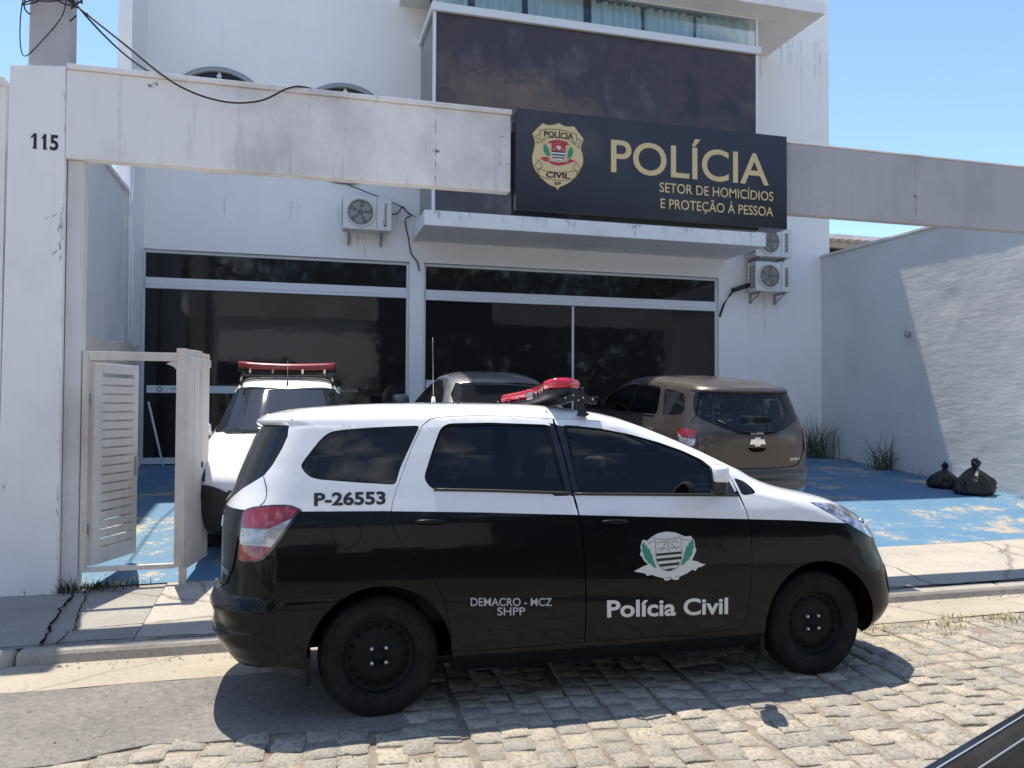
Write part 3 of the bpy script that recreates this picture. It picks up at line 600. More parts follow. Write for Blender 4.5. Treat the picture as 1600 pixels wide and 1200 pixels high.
for (a, b) in [((-1.99, 3.14), (-1.90, 3.19)), ((-1.90, 3.19), (-1.86, 3.19)), ((-1.875, 3.19), (-1.87, 3.02)), ((-1.93, 2.86), (-1.87, 2.90)), ((-1.88, 2.98), (-1.865, 2.80)), ((-1.90, 3.05), (-1.87, 3.10)), ((-2.25, 0.9), (-2.24, 1.0))]:
    for k in range(3): stroke(w, [(a[0]+rng.normal(0, .008), a[1]+rng.normal(0, .01)), ((a[0]+b[0])/2+rng.normal(0, .01), (a[1]+b[1])/2+rng.normal(0, .01)), (b[0]+rng.normal(0, .008), b[1]+rng.normal(0, .01))], 0.008, fnp, 0.0025)
for k in range(26):
    z = rng.uniform(0.1, 4.3); stroke(w, [(-1.850-0.004*rng.random(), z), (-1.856-0.012*rng.random(), z+rng.uniform(0.02, 0.1))], rng.uniform(0.004, 0.012), fnp, 0.0025)
o = w.obj('scuff_mark', MAT['mould'], None, fixn=False); o.data.transform(Matrix.Translation(-pil.location)); o.parent = pil
w = MB(); w.hexa([(-2.28, 7.76, 0), (-2.235, 7.78, 6.6), (-2.28, 8.06, 0), (-2.235, 8.04, 6.6), (-1.905, 7.76, 0), (-1.935, 7.78, 6.6), (-1.905, 8.06, 0), (-1.935, 8.04, 6.6)])
w.obj('utility_pole', MAT['post'], None, bevel=0.02, label='grey concrete utility pole rising behind the gate pillar', cat='pole')
# beam
bm_ = MB(); yb0, yb1 = 7.40, 7.53
bm_.box(-1.849, 2.015, yb0, yb1, 3.665, 4.41); bm_.box(2.0151, 5.062, yb0+0.07, yb1-0.002, 3.72, 4.38)
beam = bm_.obj('concrete_beam', MAT['concrete'], None, bevel=0.008, label='long white concrete beam spanning above the forecourt entrance', cat='beam')
bm_ = MB(); bm_.box(-1.849, 2.02, yb0-0.03, yb1+0.03, 4.411, 4.455); bm_.box(5.06, 16, yb0-0.012, yb1+0.012, 4.421, 4.44); bm_.obj('coping', MAT['concrete'], beam, bevel=0.008)
bm_ = MB()
for x in (1.28, 6.72): bm_.box(x-0.004, x+0.004, yb0-0.0025, yb0, 3.67, 4.40)
for x, z in ((1.27, 4.0), (1.3, 3.995), (6.73, 3.95), (6.71, 3.97), (-1.2, 4.34), (-1.16, 4.36)): bm_.box(x-0.02, x+0.018, yb0-0.003, yb0, z-0.012, z+0.014)
bm_.box(1.90, 1.985, yb0-0.0025, yb0, 4.19, 4.196); bm_.box(1.90, 1.905, yb0-0.0025, yb0, 3.93, 4.19); bm_.box(1.90, 2.0, yb0-0.0025, yb0, 3.925, 3.935)
bm2 = MB(); bm2.box(5.0621, 16, yb0, yb1, 3.668, 4.42); bm2.obj('grey_span', MAT['concrete_grey'], beam, bevel=0.008, label='greyer span of the beam right of the sign')  # darker, greyer base colour than the left span
bm_.obj('joint_crack', MAT['mould'], beam, fixn=False)
w = MB(); w.box(-5.5, -2.318, 7.48, 7.70, -0.2, 4.24); nw = w.obj('neighbour_wall', MAT['pillar'], None, label='neighbouring white wall with grey coping beside the pillar, at the left edge', cat='wall')
w = MB(); w.box(-5.5, -2.318, 7.44, 7.74, 4.241, 4.31); w.obj('coping', MAT['concrete'], nw, bevel=0.01)
# sign box
SX0, SX1, SZ0, SZ1, SY = 2.044, 5.022, 3.475, 4.462, 7.33
sg = empty('police_sign', ((SX0+SX1)/2, SY, SZ0), label='black sign box reading POLÍCIA with a gold badge', cat='sign')
def spart(name, mb, mats, p=None, **k):
    o = mb.obj(name, mats, None, **k); o.data.transform(Matrix.Translation(-sg.location)); o.parent = p or sg; return o
w = MB(); w.box(SX0, SX1, SY, SY+0.20, SZ0, SZ1); spart('sign_box', w, MAT['sign'], bevel=0.006)
w = MB(); w.box(SX0+0.8, SX1-0.3, SY+0.07, SY+0.075, SZ0-0.02, SZ0-0.0005); w.box(SX0-0.012, SX0-0.0005, SY+0.10, SY+0.14, SZ0, SZ1-0.2); spart('mounting_rail', w, MAT['dark_plastic'])
fs_ = lambda a, b, d: (a, SY-d, b)
w = MB(); text_on(w, textfit('POLÍCIA', 3.022, 4.80, 3.925, 4.245, 0.010, 1.0), fs_, 0.004); spart('lettering', w, MAT['gold'], fixn=False)
w = MB(); text_on(w, textfit('SETOR DE HOMICÍDIOS', 3.548, 4.853, 3.762, 3.858, 0.006), fs_, 0.004); text_on(w, textfit('E PROTEÇÃO À PESSOA', 3.560, 4.85, 3.600, 3.696, 0.006), fs_, 0.004); spart('small_lettering', w, MAT['gold'], fixn=False)
def bd(px, py):
    yc = py-0.105*(px-470); return (2.205+(px-135)/670*0.528, 4.028-(yc-612)/1005*0.655)
def bpoly(pts): return [bd(*p) for p in pts]
w = MB(); w.prism(bpoly([(270, 118), (300, 135), (340, 147), (400, 145), (440, 130), (480, 115), (510, 135), (545, 155), (600, 165), (640, 165), (680, 162), (740, 255), (805, 355), (780, 420), (768, 470), (772, 520), (795, 600), (800, 680), (790, 740), (770, 800), (720, 900), (640, 990), (590, 1025), (540, 1050), (485, 1080), (475, 1098), (465, 1120), (455, 1092), (440, 1075), (380, 1045), (340, 1020), (250, 930), (180, 820), (150, 740), (140, 680), (140, 600), (155, 530), (165, 490), (172, 430), (170, 380), (160, 335), (138, 275), (200, 195)]), fs_, 0.0005, 0.006)
bdg = spart('badge', w, MAT['gold'], fixn=False)
def bmark(name, mat, fill=[], lines=[], texts=[], lw=0.006, d=0.009):
    w = MB()
    for p in fill: w.flat(bpoly(p), fs_, d)
    for p in lines: stroke(w, bpoly(p), lw, fs_, d)
    for (s, c0, c1, hgt, bold) in texts:
        (x0, z0), (x1, z1) = bd(*c0), bd(*c1); vs, f = textfit(s, 0, 1, 0, 1, bold)
        ww = x1-x0; w.add([fs_(x0+a*ww, z0+(z1-z0)*a+b*hgt, d+0.001) for a, b in vs], f)
    spart(name, w, mat, bdg, fixn=False)
bmark('ribbon_outline', MAT['gold_line'], lines=[[(238, 228), (330, 205), (480, 212), (620, 250), (715, 290), (705, 415), (600, 360), (480, 330), (350, 335), (235, 375), (238, 228)], [(235, 285), (172, 320), (210, 355), (195, 420), (290, 380), (290, 352)], [(715, 345), (775, 375), (740, 415), (748, 485), (655, 410), (660, 390)],
    [(222, 795), (300, 830), (470, 860), (620, 850), (712, 825), (715, 940), (600, 975), (470, 980), (320, 945), (218, 890), (222, 795)], [(222, 800), (270, 770), (225, 665), (172, 750), (215, 830)], [(712, 830), (665, 800), (705, 705), (760, 800), (715, 880)]], lw=0.005)
bmark('badge_lettering', MAT['ink'], texts=[('POLÍCIA', (288, 318), (668, 360), 0.056, 0.02), ('CIVIL', (315, 925), (622, 952), 0.052, 0.03), ('SP', (420, 1040), (510, 1048), 0.028, 0.02)])
bmark('crest_red', MAT['red_badge'], fill=[[(385, 415), (567, 430), (567, 545), (385, 530)], [(380, 380), (480, 365), (580, 395), (620, 455), (560, 445), (480, 415), (390, 415), (330, 420), (340, 405)], [(240, 640), (300, 622), (345, 630), (400, 690), (480, 710), (570, 690), (620, 655), (710, 690), (660, 700), (610, 720), (540, 745), (470, 755), (390, 730), (330, 690), (300, 690)]])
bmark('crest_white', MAT['white_decal'], fill=[[(432, 480), (470, 450), (505, 470), (510, 500), (480, 525), (460, 500)], [(398, 505), (425, 505), (412, 522)], [(525, 515), (550, 518), (537, 535)], [(385, 552), (562, 565), (560, 590), (385, 578)], [(388, 600), (560, 612), (555, 632), (395, 622)], [(410, 640), (545, 652), (500, 672), (450, 668)]], texts=[('SÃO PAULO', (345, 690), (600, 705), 0.022, 0.02)], d=0.011)
bmark('crest_black', MAT['ink'], fill=[[(385, 535), (562, 548), (562, 564), (385, 551)], [(385, 579), (561, 591), (560, 611), (387, 599)], [(395, 623), (555, 633), (545, 651), (408, 639)], [(445, 670), (505, 673), (475, 690)]])
bmark('crest_green', MAT['green_decal'], fill=[[(300, 420), (325, 460), (345, 500), (355, 560), (370, 600), (350, 615), (310, 590), (285, 540), (278, 470)], [(640, 470), (665, 500), (665, 560), (650, 620), (600, 650), (585, 640), (595, 590), (600, 540), (620, 500)]])

# ------------------------------------------------------------------ gate
gt = empty('pedestrian_gate', (-1.3, 7.47, 0.05), label='cream metal gate frame with its louvred leaf standing open', cat='gate')
def gpart(name, mb, mats, p=None, **k):
    o = mb.obj(name, mats, None, **k); o.data.transform(Matrix.Translation(-gt.location)); o.parent = p or gt; return o
w = MB(); y0, y1 = 7.45, 7.50
w.box(-1.700, -1.655, y0, y1, 0.19, 2.05); w.box(-1.654, -0.90, y0+0.002, y1-0.002, 1.977, 2.05); w.box(-1.654, -0.96, y0+0.002, y1-0.002, 0.19, 0.23)
w.box(-0.965, -0.885, y0, y1, 0.20, 2.09); w.box(-0.925, -0.865, y0+0.003, y1-0.003, 0.03, 0.199)
w.prism([(-1.0, 1.976), (-1.05, 1.955), (-0.99, 1.93), (-0.966, 1.90), (-0.966, 1.976)], lambda a, b, d: (a, d, b), y0+0.012, y0+0.02)
gpart('frame', w, MAT['gate'], bevel=0.003)
w = MB()   # folded side panel going inwards
P0, P1 = Vector((-0.884, 7.452, 0)), Vector((-0.755, 8.12, 0)); dv = (P1-P0).normalized(); nv = Vector((-dv.y, dv.x, 0))
def along(t, off, z): q = P0+dv*t+nv*off; return (q.x, q.y, z)
Lp = (P1-P0).length
for k in range(3):
    a, b = Lp*k/3+0.004, Lp*(k+1)/3-0.004; zz = 2.08+0.012*(k % 2)+rng.normal(0, .006)
    w.hexa([along(a, 0, 0.17), along(a, 0, zz), along(a, 0.03, 0.17), along(a, 0.03, zz), along(b, 0, 0.17), along(b, 0, zz), along(b, 0.03, 0.17), along(b, 0.03, zz)])
w.hexa([along(0, -0.012, 1.95), along(0, -0.012, 2.02), along(0, -0.001, 1.95), along(0, -0.001, 2.02), along(Lp, -0.012, 1.95), along(Lp, -0.012, 2.02), along(Lp, -0.001, 1.95), along(Lp, -0.001, 2.02)])
gpart('side_panel', w, MAT['gate'], bevel=0.003)
w = MB(); w.box(-0.80, -0.785, 7.90, 7.93, 1.02, 1.07); gpart('latch_hole', w, MAT['dark_plastic'])
H0, H1 = Vector((-1.640, 7.505, 0)), Vector((-1.395, 8.08, 0)); dv2 = (H1-H0).normalized(); nv2 = Vector((-dv2.y, dv2.x, 0)); Ll = (H1-H0).length
def al2(t, off, z): q = H0+dv2*t+nv2*off; return (q.x, q.y, z)
def bar2(w, t0, t1, o0, o1, z0, z1): w.hexa([al2(t0, o0, z0), al2(t0, o0, z1), al2(t0, o1, z0), al2(t0, o1, z1), al2(t1, o0, z0), al2(t1, o0, z1), al2(t1, o1, z0), al2(t1, o1, z1)])
w = MB(); bar2(w, 0, 0.11, -0.03, 0.03, 0.235, 1.955); bar2(w, Ll-0.07, Ll, -0.03, 0.03, 0.235, 1.955); bar2(w, 0.111, Ll-0.071, -0.03, 0.03, 1.87, 1.955); bar2(w, 0.111, Ll-0.071, -0.03, 0.03, 0.235, 0.37)
leaf = gpart('gate_leaf', w, MAT['gate_white'], bevel=0.003)
w = MB(); nl = 19
for k in range(nl):
    z = 0.375+k*(1.47/nl)
    w.hexa([al2(0.112, -0.026, z), al2(0.112, -0.022, z+0.004), al2(0.112, 0.022, z+0.046), al2(0.112, 0.026, z+0.05), al2(Ll-0.072, -0.026, z), al2(Ll-0.072, -0.022, z+0.004), al2(Ll-0.072, 0.022, z+0.046), al2(Ll-0.072, 0.026, z+0.05)])
    w.hexa([al2(0.112, -0.028, z+0.006), al2(0.112, -0.028, z+0.068), al2(0.112, -0.024, z+0.006), al2(0.112, -0.024, z+0.068), al2(Ll-0.072, -0.028, z+0.006), al2(Ll-0.072, -0.028, z+0.068), al2(Ll-0.072, -0.024, z+0.006), al2(Ll-0.072, -0.024, z+0.068)])
gpart('louvre_slats', w, MAT['gate_white'], leaf)
w = MB(); bar2(w, Ll-0.05, Ll-0.02, -0.05, -0.031, 0.95, 1.12); gpart('lock', w, MAT['steel'], leaf)
for z in (0.5, 1.6):
    w = MB(); w.tube([(-1.652, 7.515, z), (-1.652, 7.515, z+0.09)], 0.014, 8); gpart('hinge', w, MAT['steel'])
w = MB(); w.box(-1.842, -1.712, 7.46, 7.60, -0.02, 3.662); w.obj('gate_post', MAT['gate_white'], None, bevel=0.006, label='tall off-white post between the numbered pillar and the gate', cat='post')
w = MB(); w.tube([(bx(-2.06), YF-0.05, 1.62), (bx(-1.80), YF-0.35, dz(13.3)+0.01)], 0.016, 8); w.obj('broom_handle', MAT['alu'], None, label='thin pale pole leaning on the left shop window', cat='pole')

# ------------------------------------------------------------------ cables
def sag(a, b, s, n=24):
    a, b = Vector(a), Vector(b); return [tuple(a.lerp(b, i/n)-Vector((0, 0, s*4*(i/n)*(1-i/n)))) for i in range(n+1)]
def catmull(p, n=8):
    p = [Vector(q) for q in p]; p = [2*p[0]-p[1]]+p+[2*p[-1]-p[-2]]; o_ = []
    for i in range(1, len(p)-2):
        for j in range(n):
            t = j/n; a, b, c, d = p[i-1:i+3]; o_.append(.5*((2*b)+(c-a)*t+(2*a-5*b+4*c-d)*t*t+(3*b-a-3*c+d)*t**3))
    return o_+[p[-2]]
def cable(pts, r, label, grp='overhead cables at the pole'): MB().tube(catmull(pts, 8) if len(pts) < 14 else pts, r, 7).obj('cable', MAT['cable'], None, label=label, cat='cable', group=grp)
cable([(-1.93, 7.72, 5.15), (-1.45, 7.45, 4.72), (-1.0, 7.33, 4.36), (-0.62, 7.30, 4.235), (-0.3, 7.30, 4.27), (-0.06, 7.33, 4.42), (0.08, 7.38, 4.463), (0.3, 7.5, 4.462)], 0.010, 'thick black cable looping down over the face of the concrete beam')
cable(sag((-1.93, 7.78, 5.2), (-1.65, 13.66, 6.80), 0.25), 0.010, 'thin black cable from the pole to the upper facade')
cable([(0.87, 13.66, 5.30), (1.35, 13.6, 5.12), (1.75, 13.62, 4.98), (1.92, 13.62, 4.86), (2.0, 13.55, 4.80)], 0.009, 'thin black cable from the porthole window to the balcony slab', 'cables on the facade')
cable([(1.60, 13.5, 4.80), (1.72, 13.6, 4.86), (1.78, 13.6, 4.97), (1.86, 13.62, 4.9), (1.93, 13.6, 4.82), (1.84, 13.62, 4.75), (1.9, 13.64, 4.45), (1.95, 13.66, 4.2), (2.06, 13.67, 4.05), (2.1, 13.68, 3.9)], 0.011, 'tangled grey cable beside the left air conditioner', 'cables on the facade')
for k in range(7):   # bundle at the pole head
    pts = [(-2.02+0.2*math.cos(t*0.9+k)*(1+0.3*math.sin(k)), 7.74-0.10*math.sin(t+k*0.7)-0.02*k*0.3, 5.13+0.16*math.sin(t*0.9+k*1.9)+0.03*k) for t in np.linspace(0, 6.2, 26)]
    MB().tube(pts, 0.007, 6).obj('cable', MAT['cable'], None, label='loose loop of black cable coiled at the pole head', cat='cable', group='coiled cables at the pole head')
cable([(-2.25, 7.72, 5.3), (-2.29, 7.70, 4.9), (-2.26, 7.70, 4.6), (-2.12, 7.74, 4.78), (-1.98, 7.74, 5.0), (-1.94, 7.74, 5.2)], 0.005, 'thin cable hanging down the left side of the pole')

# ------------------------------------------------------------------ vehicles
CL, LM = 0.6, 3.0
def cap_table(p, n=200):
    th = np.linspace(0, np.pi/2, 2000); sx = np.sin(th)**(2/p); cy = np.cos(th)**(2/p)
    # also include fine ends
    s = np.concatenate([[0], np.cumsum(np.hypot(np.diff(sx), np.diff(cy)))]); s /= s[-1]
    a = np.linspace(0, 1, n); return a, np.interp(a, s, sx), np.interp(a, s, cy)
class Shape:
    def __init__(s, xr, xf, w, dr, df, pr=2.6, pf=2.6, barrel=0.025):
        zt = w[-1][0]; zd = np.concatenate([np.arange(w[0][0], zt-0.04, 0.002), np.linspace(zt-0.04, zt, 120)])
        def sm(t):   # resample and round off the kinks of the tables (none near the roof)
            v = np.interp(zd, *np.array(t, float).T); o_ = v.copy()
            for k in range(len(zd)):
                h = (0.010 if zd[k] < 0.68 else 0.030)*min(1, max(0, (zt-0.13-zd[k])/0.10)); h = min(h, zd[k]-zd[0])
                if h > 0.003: q = (zd >= zd[k]-h) & (zd <= zd[k]+h); w_ = 1-np.abs(zd[q]-zd[k])/(h+1e-6); o_[k] = (v[q]*w_).sum()/w_.sum()
            return np.stack([zd, o_])
        s.xr, s.xf, s.w, s.dr, s.df = [sm(t) for t in (xr, xf, w, dr, df)]
        s.tr, s.tf, s.b = cap_table(pr), cap_table(pf), barrel
        s.ztop = s.w[0][-1]; s.zbot = s.w[0][0]
    def par(s, z):
        i = lambda t: np.interp(z, t[0], t[1]); xr, xf, w, dr, df = i(s.xr), i(s.xf), i(s.w), i(s.dr), i(s.df)
        k = np.minimum(1, 0.96*(xf-xr)/(dr+df)); return xr, xf, w, dr*k, df*k
    def P(s, U, z):
        U, z = np.broadcast_arrays(np.asarray(U, float), np.asarray(z, float)); xr, xf, w, dr, df = s.par(z); x0, x1 = xr+dr, xf-df
        t = np.clip(U/LM, 0, 1); x = x0+t*(x1-x0); y = w*(1-s.b*(2*t-1)**2)
        a = np.clip((U-LM)/CL, 0, 1); sx, cy = np.interp(a, s.tf[0], s.tf[1]), np.interp(a, s.tf[0], s.tf[2])
        x = np.where(U > LM, x1+df*sx, x); y = np.where(U > LM, w*(1-s.b)*cy, y)
        a = np.clip(-U/CL, 0, 1); sx, cy = np.interp(a, s.tr[0], s.tr[1]), np.interp(a, s.tr[0], s.tr[2])
        x = np.where(U < 0, x0-dr*sx, x); y = np.where(U < 0, w*(1-s.b)*cy, y)
        return np.stack([x, -y, z], -1)
    def N(s, U, z):
        e = 1e-3; z1 = np.minimum(z+e, s.ztop-1e-5); z0 = np.maximum(z1-2*e, s.zbot)
        uu = np.clip(U, -CL+e, LM+CL-e)
        du = s.P(uu+e, z)-s.P(uu-e, z); dz_ = s.P(U, z1)-s.P(U, z0); n = np.cross(du, dz_)
        l = np.linalg.norm(n, axis=-1, keepdims=True); n = n/np.maximum(l, 1e-12)
        ce = np.abs(np.asarray(U)) ; cen = (np.asarray(U) > LM+CL-0.004) | (np.asarray(U) < -CL+0.004)
        n[..., 1] = np.where(cen, 0, n[..., 1]); return n/np.maximum(np.linalg.norm(n, axis=-1, keepdims=True), 1e-9)
    def inv(s, x, z):
        xr, xf, w, dr, df = s.par(z); x0, x1 = xr+dr, xf-df
        if x < x0: return -CL*float(np.interp(min(1, (x0-x)/dr), s.tr[1], s.tr[0]))
        if x > x1: return LM+CL*float(np.interp(min(1, (x-x1)/df), s.tf[1], s.tf[0]))
        return LM*float((x-x0)/(x1-x0))
    def levels(s, step=0.045):
        zs = [s.zbot]; z = s.zbot; last = np.array([*s.par(z)])
        while z < s.ztop-2e-4:
            z = z+5e-4; p = np.array([*s.par(z)])
            if max(abs(p[0]-last[0]), abs(p[1]-last[1]), abs(p[2]-last[2]), z-zs[-1]) > step: zs.append(z); last = p
        zs.append(s.ztop-1e-4); return np.array(zs)
def dens(poly, step=0.03, close=True):
    out_ = []; n = len(poly)
    for i in range(n if close else n-1):
        a, b = poly[i], poly[(i+1) % n]; k = max(1, int(math.dist(a, b)/step))
        out_ += [(a[0]+(b[0]-a[0])*j/k, a[1]+(b[1]-a[1])*j/k) for j in range(k)]
    if not close: out_.append(poly[-1])
    return out_
def smooth_poly(poly, it=2, rad=0.024):   # round each corner with a small fixed radius
    o_ = []; n = len(poly)
    for i in range(n):
        p, c, q = Vector(poly[i-1]), Vector(poly[i]), Vector(poly[(i+1) % n]); a, b = p-c, q-c
        ra, rb = min(rad, a.length*.45), min(rad, b.length*.45); A, B = c+a.normalized()*ra, c+b.normalized()*rb
        for t in (0, .25, .5, .75, 1): o_.append(tuple(A*(1-t)**2+c*2*t*(1-t)+B*t*t))
    return o_
def inset(poly, d):
    p = np.array(poly); n = len(p); a = sum(p[i, 0]*p[(i+1) % n, 1]-p[(i+1) % n, 0]*p[i, 1] for i in range(n)); sgn = 1 if a > 0 else -1
    e = np.roll(p, -1, 0)-p; e = e/np.maximum(np.linalg.norm(e, axis=1, keepdims=True), 1e-9); nn = np.stack([-e[:, 1], e[:, 0]], 1)*sgn
    v = nn+np.roll(nn, 1, 0); v = v/np.maximum(np.linalg.norm(v, axis=1, keepdims=True), 1e-9); return [tuple(q) for q in p+v*d]
def inpoly(P, poly):
    x, y = P[:, 0], P[:, 1]; r = np.zeros(len(P), bool); q = np.array(poly); n = len(q); j = n-1
    for i in range(n):
        xi, yi, xj, yj = q[i, 0], q[i, 1], q[j, 0], q[j, 1]
        if yi != yj: r ^= ((yi > y) != (yj > y)) & (x < (xj-xi)*(y-yi)/(yj-yi)+xi)
        j = i
    return r
class CarB:
    def __init__(s, shape, root): s.s = shape; s.root = root; s.zl = shape.levels(); s.ug = np.concatenate([np.linspace(-CL, 0, 13)[:-1], np.linspace(0, LM, 60)[:-1], np.linspace(LM, LM+CL, 14)])
    def uz(s, poly): return [(s.s.inv(x, z), z) for x, z in dens(poly)]
    def patch(s, name, outline, holes=(), mats=None, off=0.0, lip=0.012, lines=(), mat=None, half='right', parent=None, grid=True, zrange=None, **k):
        """outline/holes in (U,z). half: right | left | both"""
        pts, ed = [], []
        def addl(poly, close):
            b = len(pts); pts.extend(Vector((u*1.0, z)) for u, z in poly); n = len(poly)
            ed.extend((b+i, b+(i+1) % n) for i in range(n if close else n-1))
        o2 = []
        for i, a in enumerate(outline):
            b = outline[(i+1) % len(outline)]; o2.append(a)
            if abs(a[0]-b[0]) < 1e-4 and (abs(abs(a[0])-CL) < 1e-4 or abs(a[0]-LM-CL) < 1e-4):
                zz = [z for z in s.zl if min(a[1], b[1])+1e-3 < z < max(a[1], b[1])-1e-4]; o2 += [(a[0], z) for z in (zz if b[1] > a[1] else zz[::-1])]
        outline = o2
        addl(outline, True)
        for h in holes: addl(h, True)
        for ln in lines: addl(ln, False)
        o = np.array(outline); lo, hi = o.min(0), o.max(0)
        if grid:
            zz = s.zl[(s.zl > lo[1]+0.002) & (s.zl < hi[1]-0.0002)]; uu = s.ug[(s.ug > lo[0]+0.004) & (s.ug < hi[0]-0.004)]
            if len(zz) and len(uu):
                G = np.array([(u, z) for z in zz for u in uu]); keep = inpoly(G, outline)
                for h in holes: keep &= ~inpoly(G, h)
                pts.extend(Vector(p) for p in G[keep])
        ov, oe, of, *_ = delaunay_2d_cdt(pts, ed, [], 0, 1e-6)
        V = np.array([tuple(p) for p in ov]); T = np.array([tuple(f) for f in of]); c = V[T].mean(1)
        keep = inpoly(c, outline)
        for h in holes: keep &= ~inpoly(c, h)
        T = T[keep]; c = c[keep]; P = s.s.P(V[:, 0], V[:, 1]); N = s.s.N(V[:, 0], V[:, 1])
        P = P+N*(off if np.isscalar(off) else off(V[:, 0], V[:, 1])[:, None])
        a = V[T[:, 0]]; b = V[T[:, 1]]; d = V[T[:, 2]]; ar = (b[:, 0]-a[:, 0])*(d[:, 1]-a[:, 1])-(b[:, 1]-a[:, 1])*(d[:, 0]-a[:, 0])
        T = T[np.abs(ar) > 1e-9]; c = c[np.abs(ar) > 1e-9]; ar = ar[np.abs(ar) > 1e-9]; T = np.where((ar < 0)[:, None], T[:, ::-1], T)
        mi = np.zeros(len(T), int) if mat is None else np.array([mat(*q) for q in zip(s.s.P(c[:, 0], c[:, 1])[:, 0], c[:, 1])])
        used = np.unique(T); rm = np.zeros(len(P), int); rm[used] = np.arange(len(used)); P, N, V, T = P[used], N[used], V[used], rm[T]
        verts = [P]; faces = [T]; norms = [N[T].reshape(-1, 3)]; mis = [mi]
        if lip:
            from collections import Counter
            cnt = Counter(); own = {}
            for fi, t in enumerate(T):
                for x, y in ((t[0], t[1]), (t[1], t[2]), (t[2], t[0])):
                    cnt[(min(x, y), max(x, y))] += 1; own[(min(x, y), max(x, y))] = (x, y, fi)
            bl = [own[e] for e, q in cnt.items() if q == 1]
            bl = [(x, y, fi) for x, y, fi in bl if not ((V[x, 0] > LM+CL-1e-4 and V[y, 0] > LM+CL-1e-4) or (V[x, 0] < -CL+1e-4 and V[y, 0] < -CL+1e-4))]
            if bl:
                q = len(P); LV = []; LT = []; LN = []; LMI = []; low_ = {}
                def lowv(i):
                    if i not in low_: low_[i] = q+len(LV); LV.append(P[i]-N[i]*lip)
                    return low_[i]
                for (x, y, fi) in bl:
                    A, B = P[x], P[y]; A2 = A-N[x]*lip; nn = np.cross(A2-A, B-A); nl = np.linalg.norm(nn); nn = -nn/max(nl, 1e-9)
                    LT += [(y, x, lowv(y)), (lowv(y), x, lowv(x))]; LN += [nn]*6; LMI += [mi[fi]]*2
                verts.append(np.array(LV)); faces.append(np.array(LT)); norms.append(np.array(LN)); mis.append(np.array(LMI))
        Vv = np.concatenate(verts); Ff = np.concatenate(faces); Nn = np.concatenate(norms); Mi = np.concatenate(mis)
        fl = np.array([1, -1, 1]); res = []
        def mk(V_, F_, N_, Mi_):
            me = bpy.data.meshes.new(name); me.from_pydata(V_.tolist(), [], F_.tolist()); me.update()
            me.polygons.foreach_set('material_index', Mi_.tolist()); me.polygons.foreach_set('use_smooth', [True]*len(F_))
            me.normals_split_custom_set([tuple(q) for q in N_]); return link(name, me, mats, parent or s.root, **k)
        Nl = (Nn*fl).reshape(-1, 3, 3)[:, ::-1].reshape(-1, 3)
        if half == 'both':
            mk(np.concatenate([Vv, Vv*fl]), np.concatenate([Ff, Ff[:, ::-1]+len(Vv)]), np.concatenate([Nn, Nl]), np.concatenate([Mi, Mi]))
        elif half == 'left': mk(Vv*fl, Ff[:, ::-1], Nl, Mi)
        else: mk(Vv, Ff, Nn, Mi)
        return COL.objects[-1] if False else bpy.data.objects[[o.name for o in COL.objects][-1]]
    def each(s, name, outline, **k):
        return [s.patch(name, outline, half=h, **k) for h in ('right', 'left')]
    def decal(s, name, items, mat, parent=None, d=0.004, half='right', **k):
        """items: list of (verts2d, faces) in (x,z) -> mapped on the side"""
        mb = MB(); sg_ = 1 if half == 'right' else -1
        for vs, fs in items:
            U = np.array([s.s.inv(x, z) for x, z in vs]); Z = np.array([z for x, z in vs]); P = s.s.P(U, Z)+s.s.N(U, Z)*d
            P[:, 1] *= sg_; mb.add(P.tolist(), fs)
        return mb.obj(name, mat, parent or s.root, fixn=False, **k)
    def surf(s, x, z, d=0.0, half='right'):
        u = s.s.inv(x, z); p = s.s.P(u, z)+s.s.N(u, z)*d; return Vector((p[0], p[1]*(1 if half == 'right' else -1), p[2]))
def arch(cx, cz, r, zb, n=28): return [(cx-r, zb-0.2)]+[(cx-r*math.cos(math.pi*k/n), cz+r*math.sin(math.pi*k/n)) for k in range(n+1)]+[(cx+r, zb-0.2)]
def tri2(poly): return ([tuple(p) for p in poly], [tuple(t) for t in tessellate_polygon([[Vector((a, b, 0)) for a, b in poly]])])
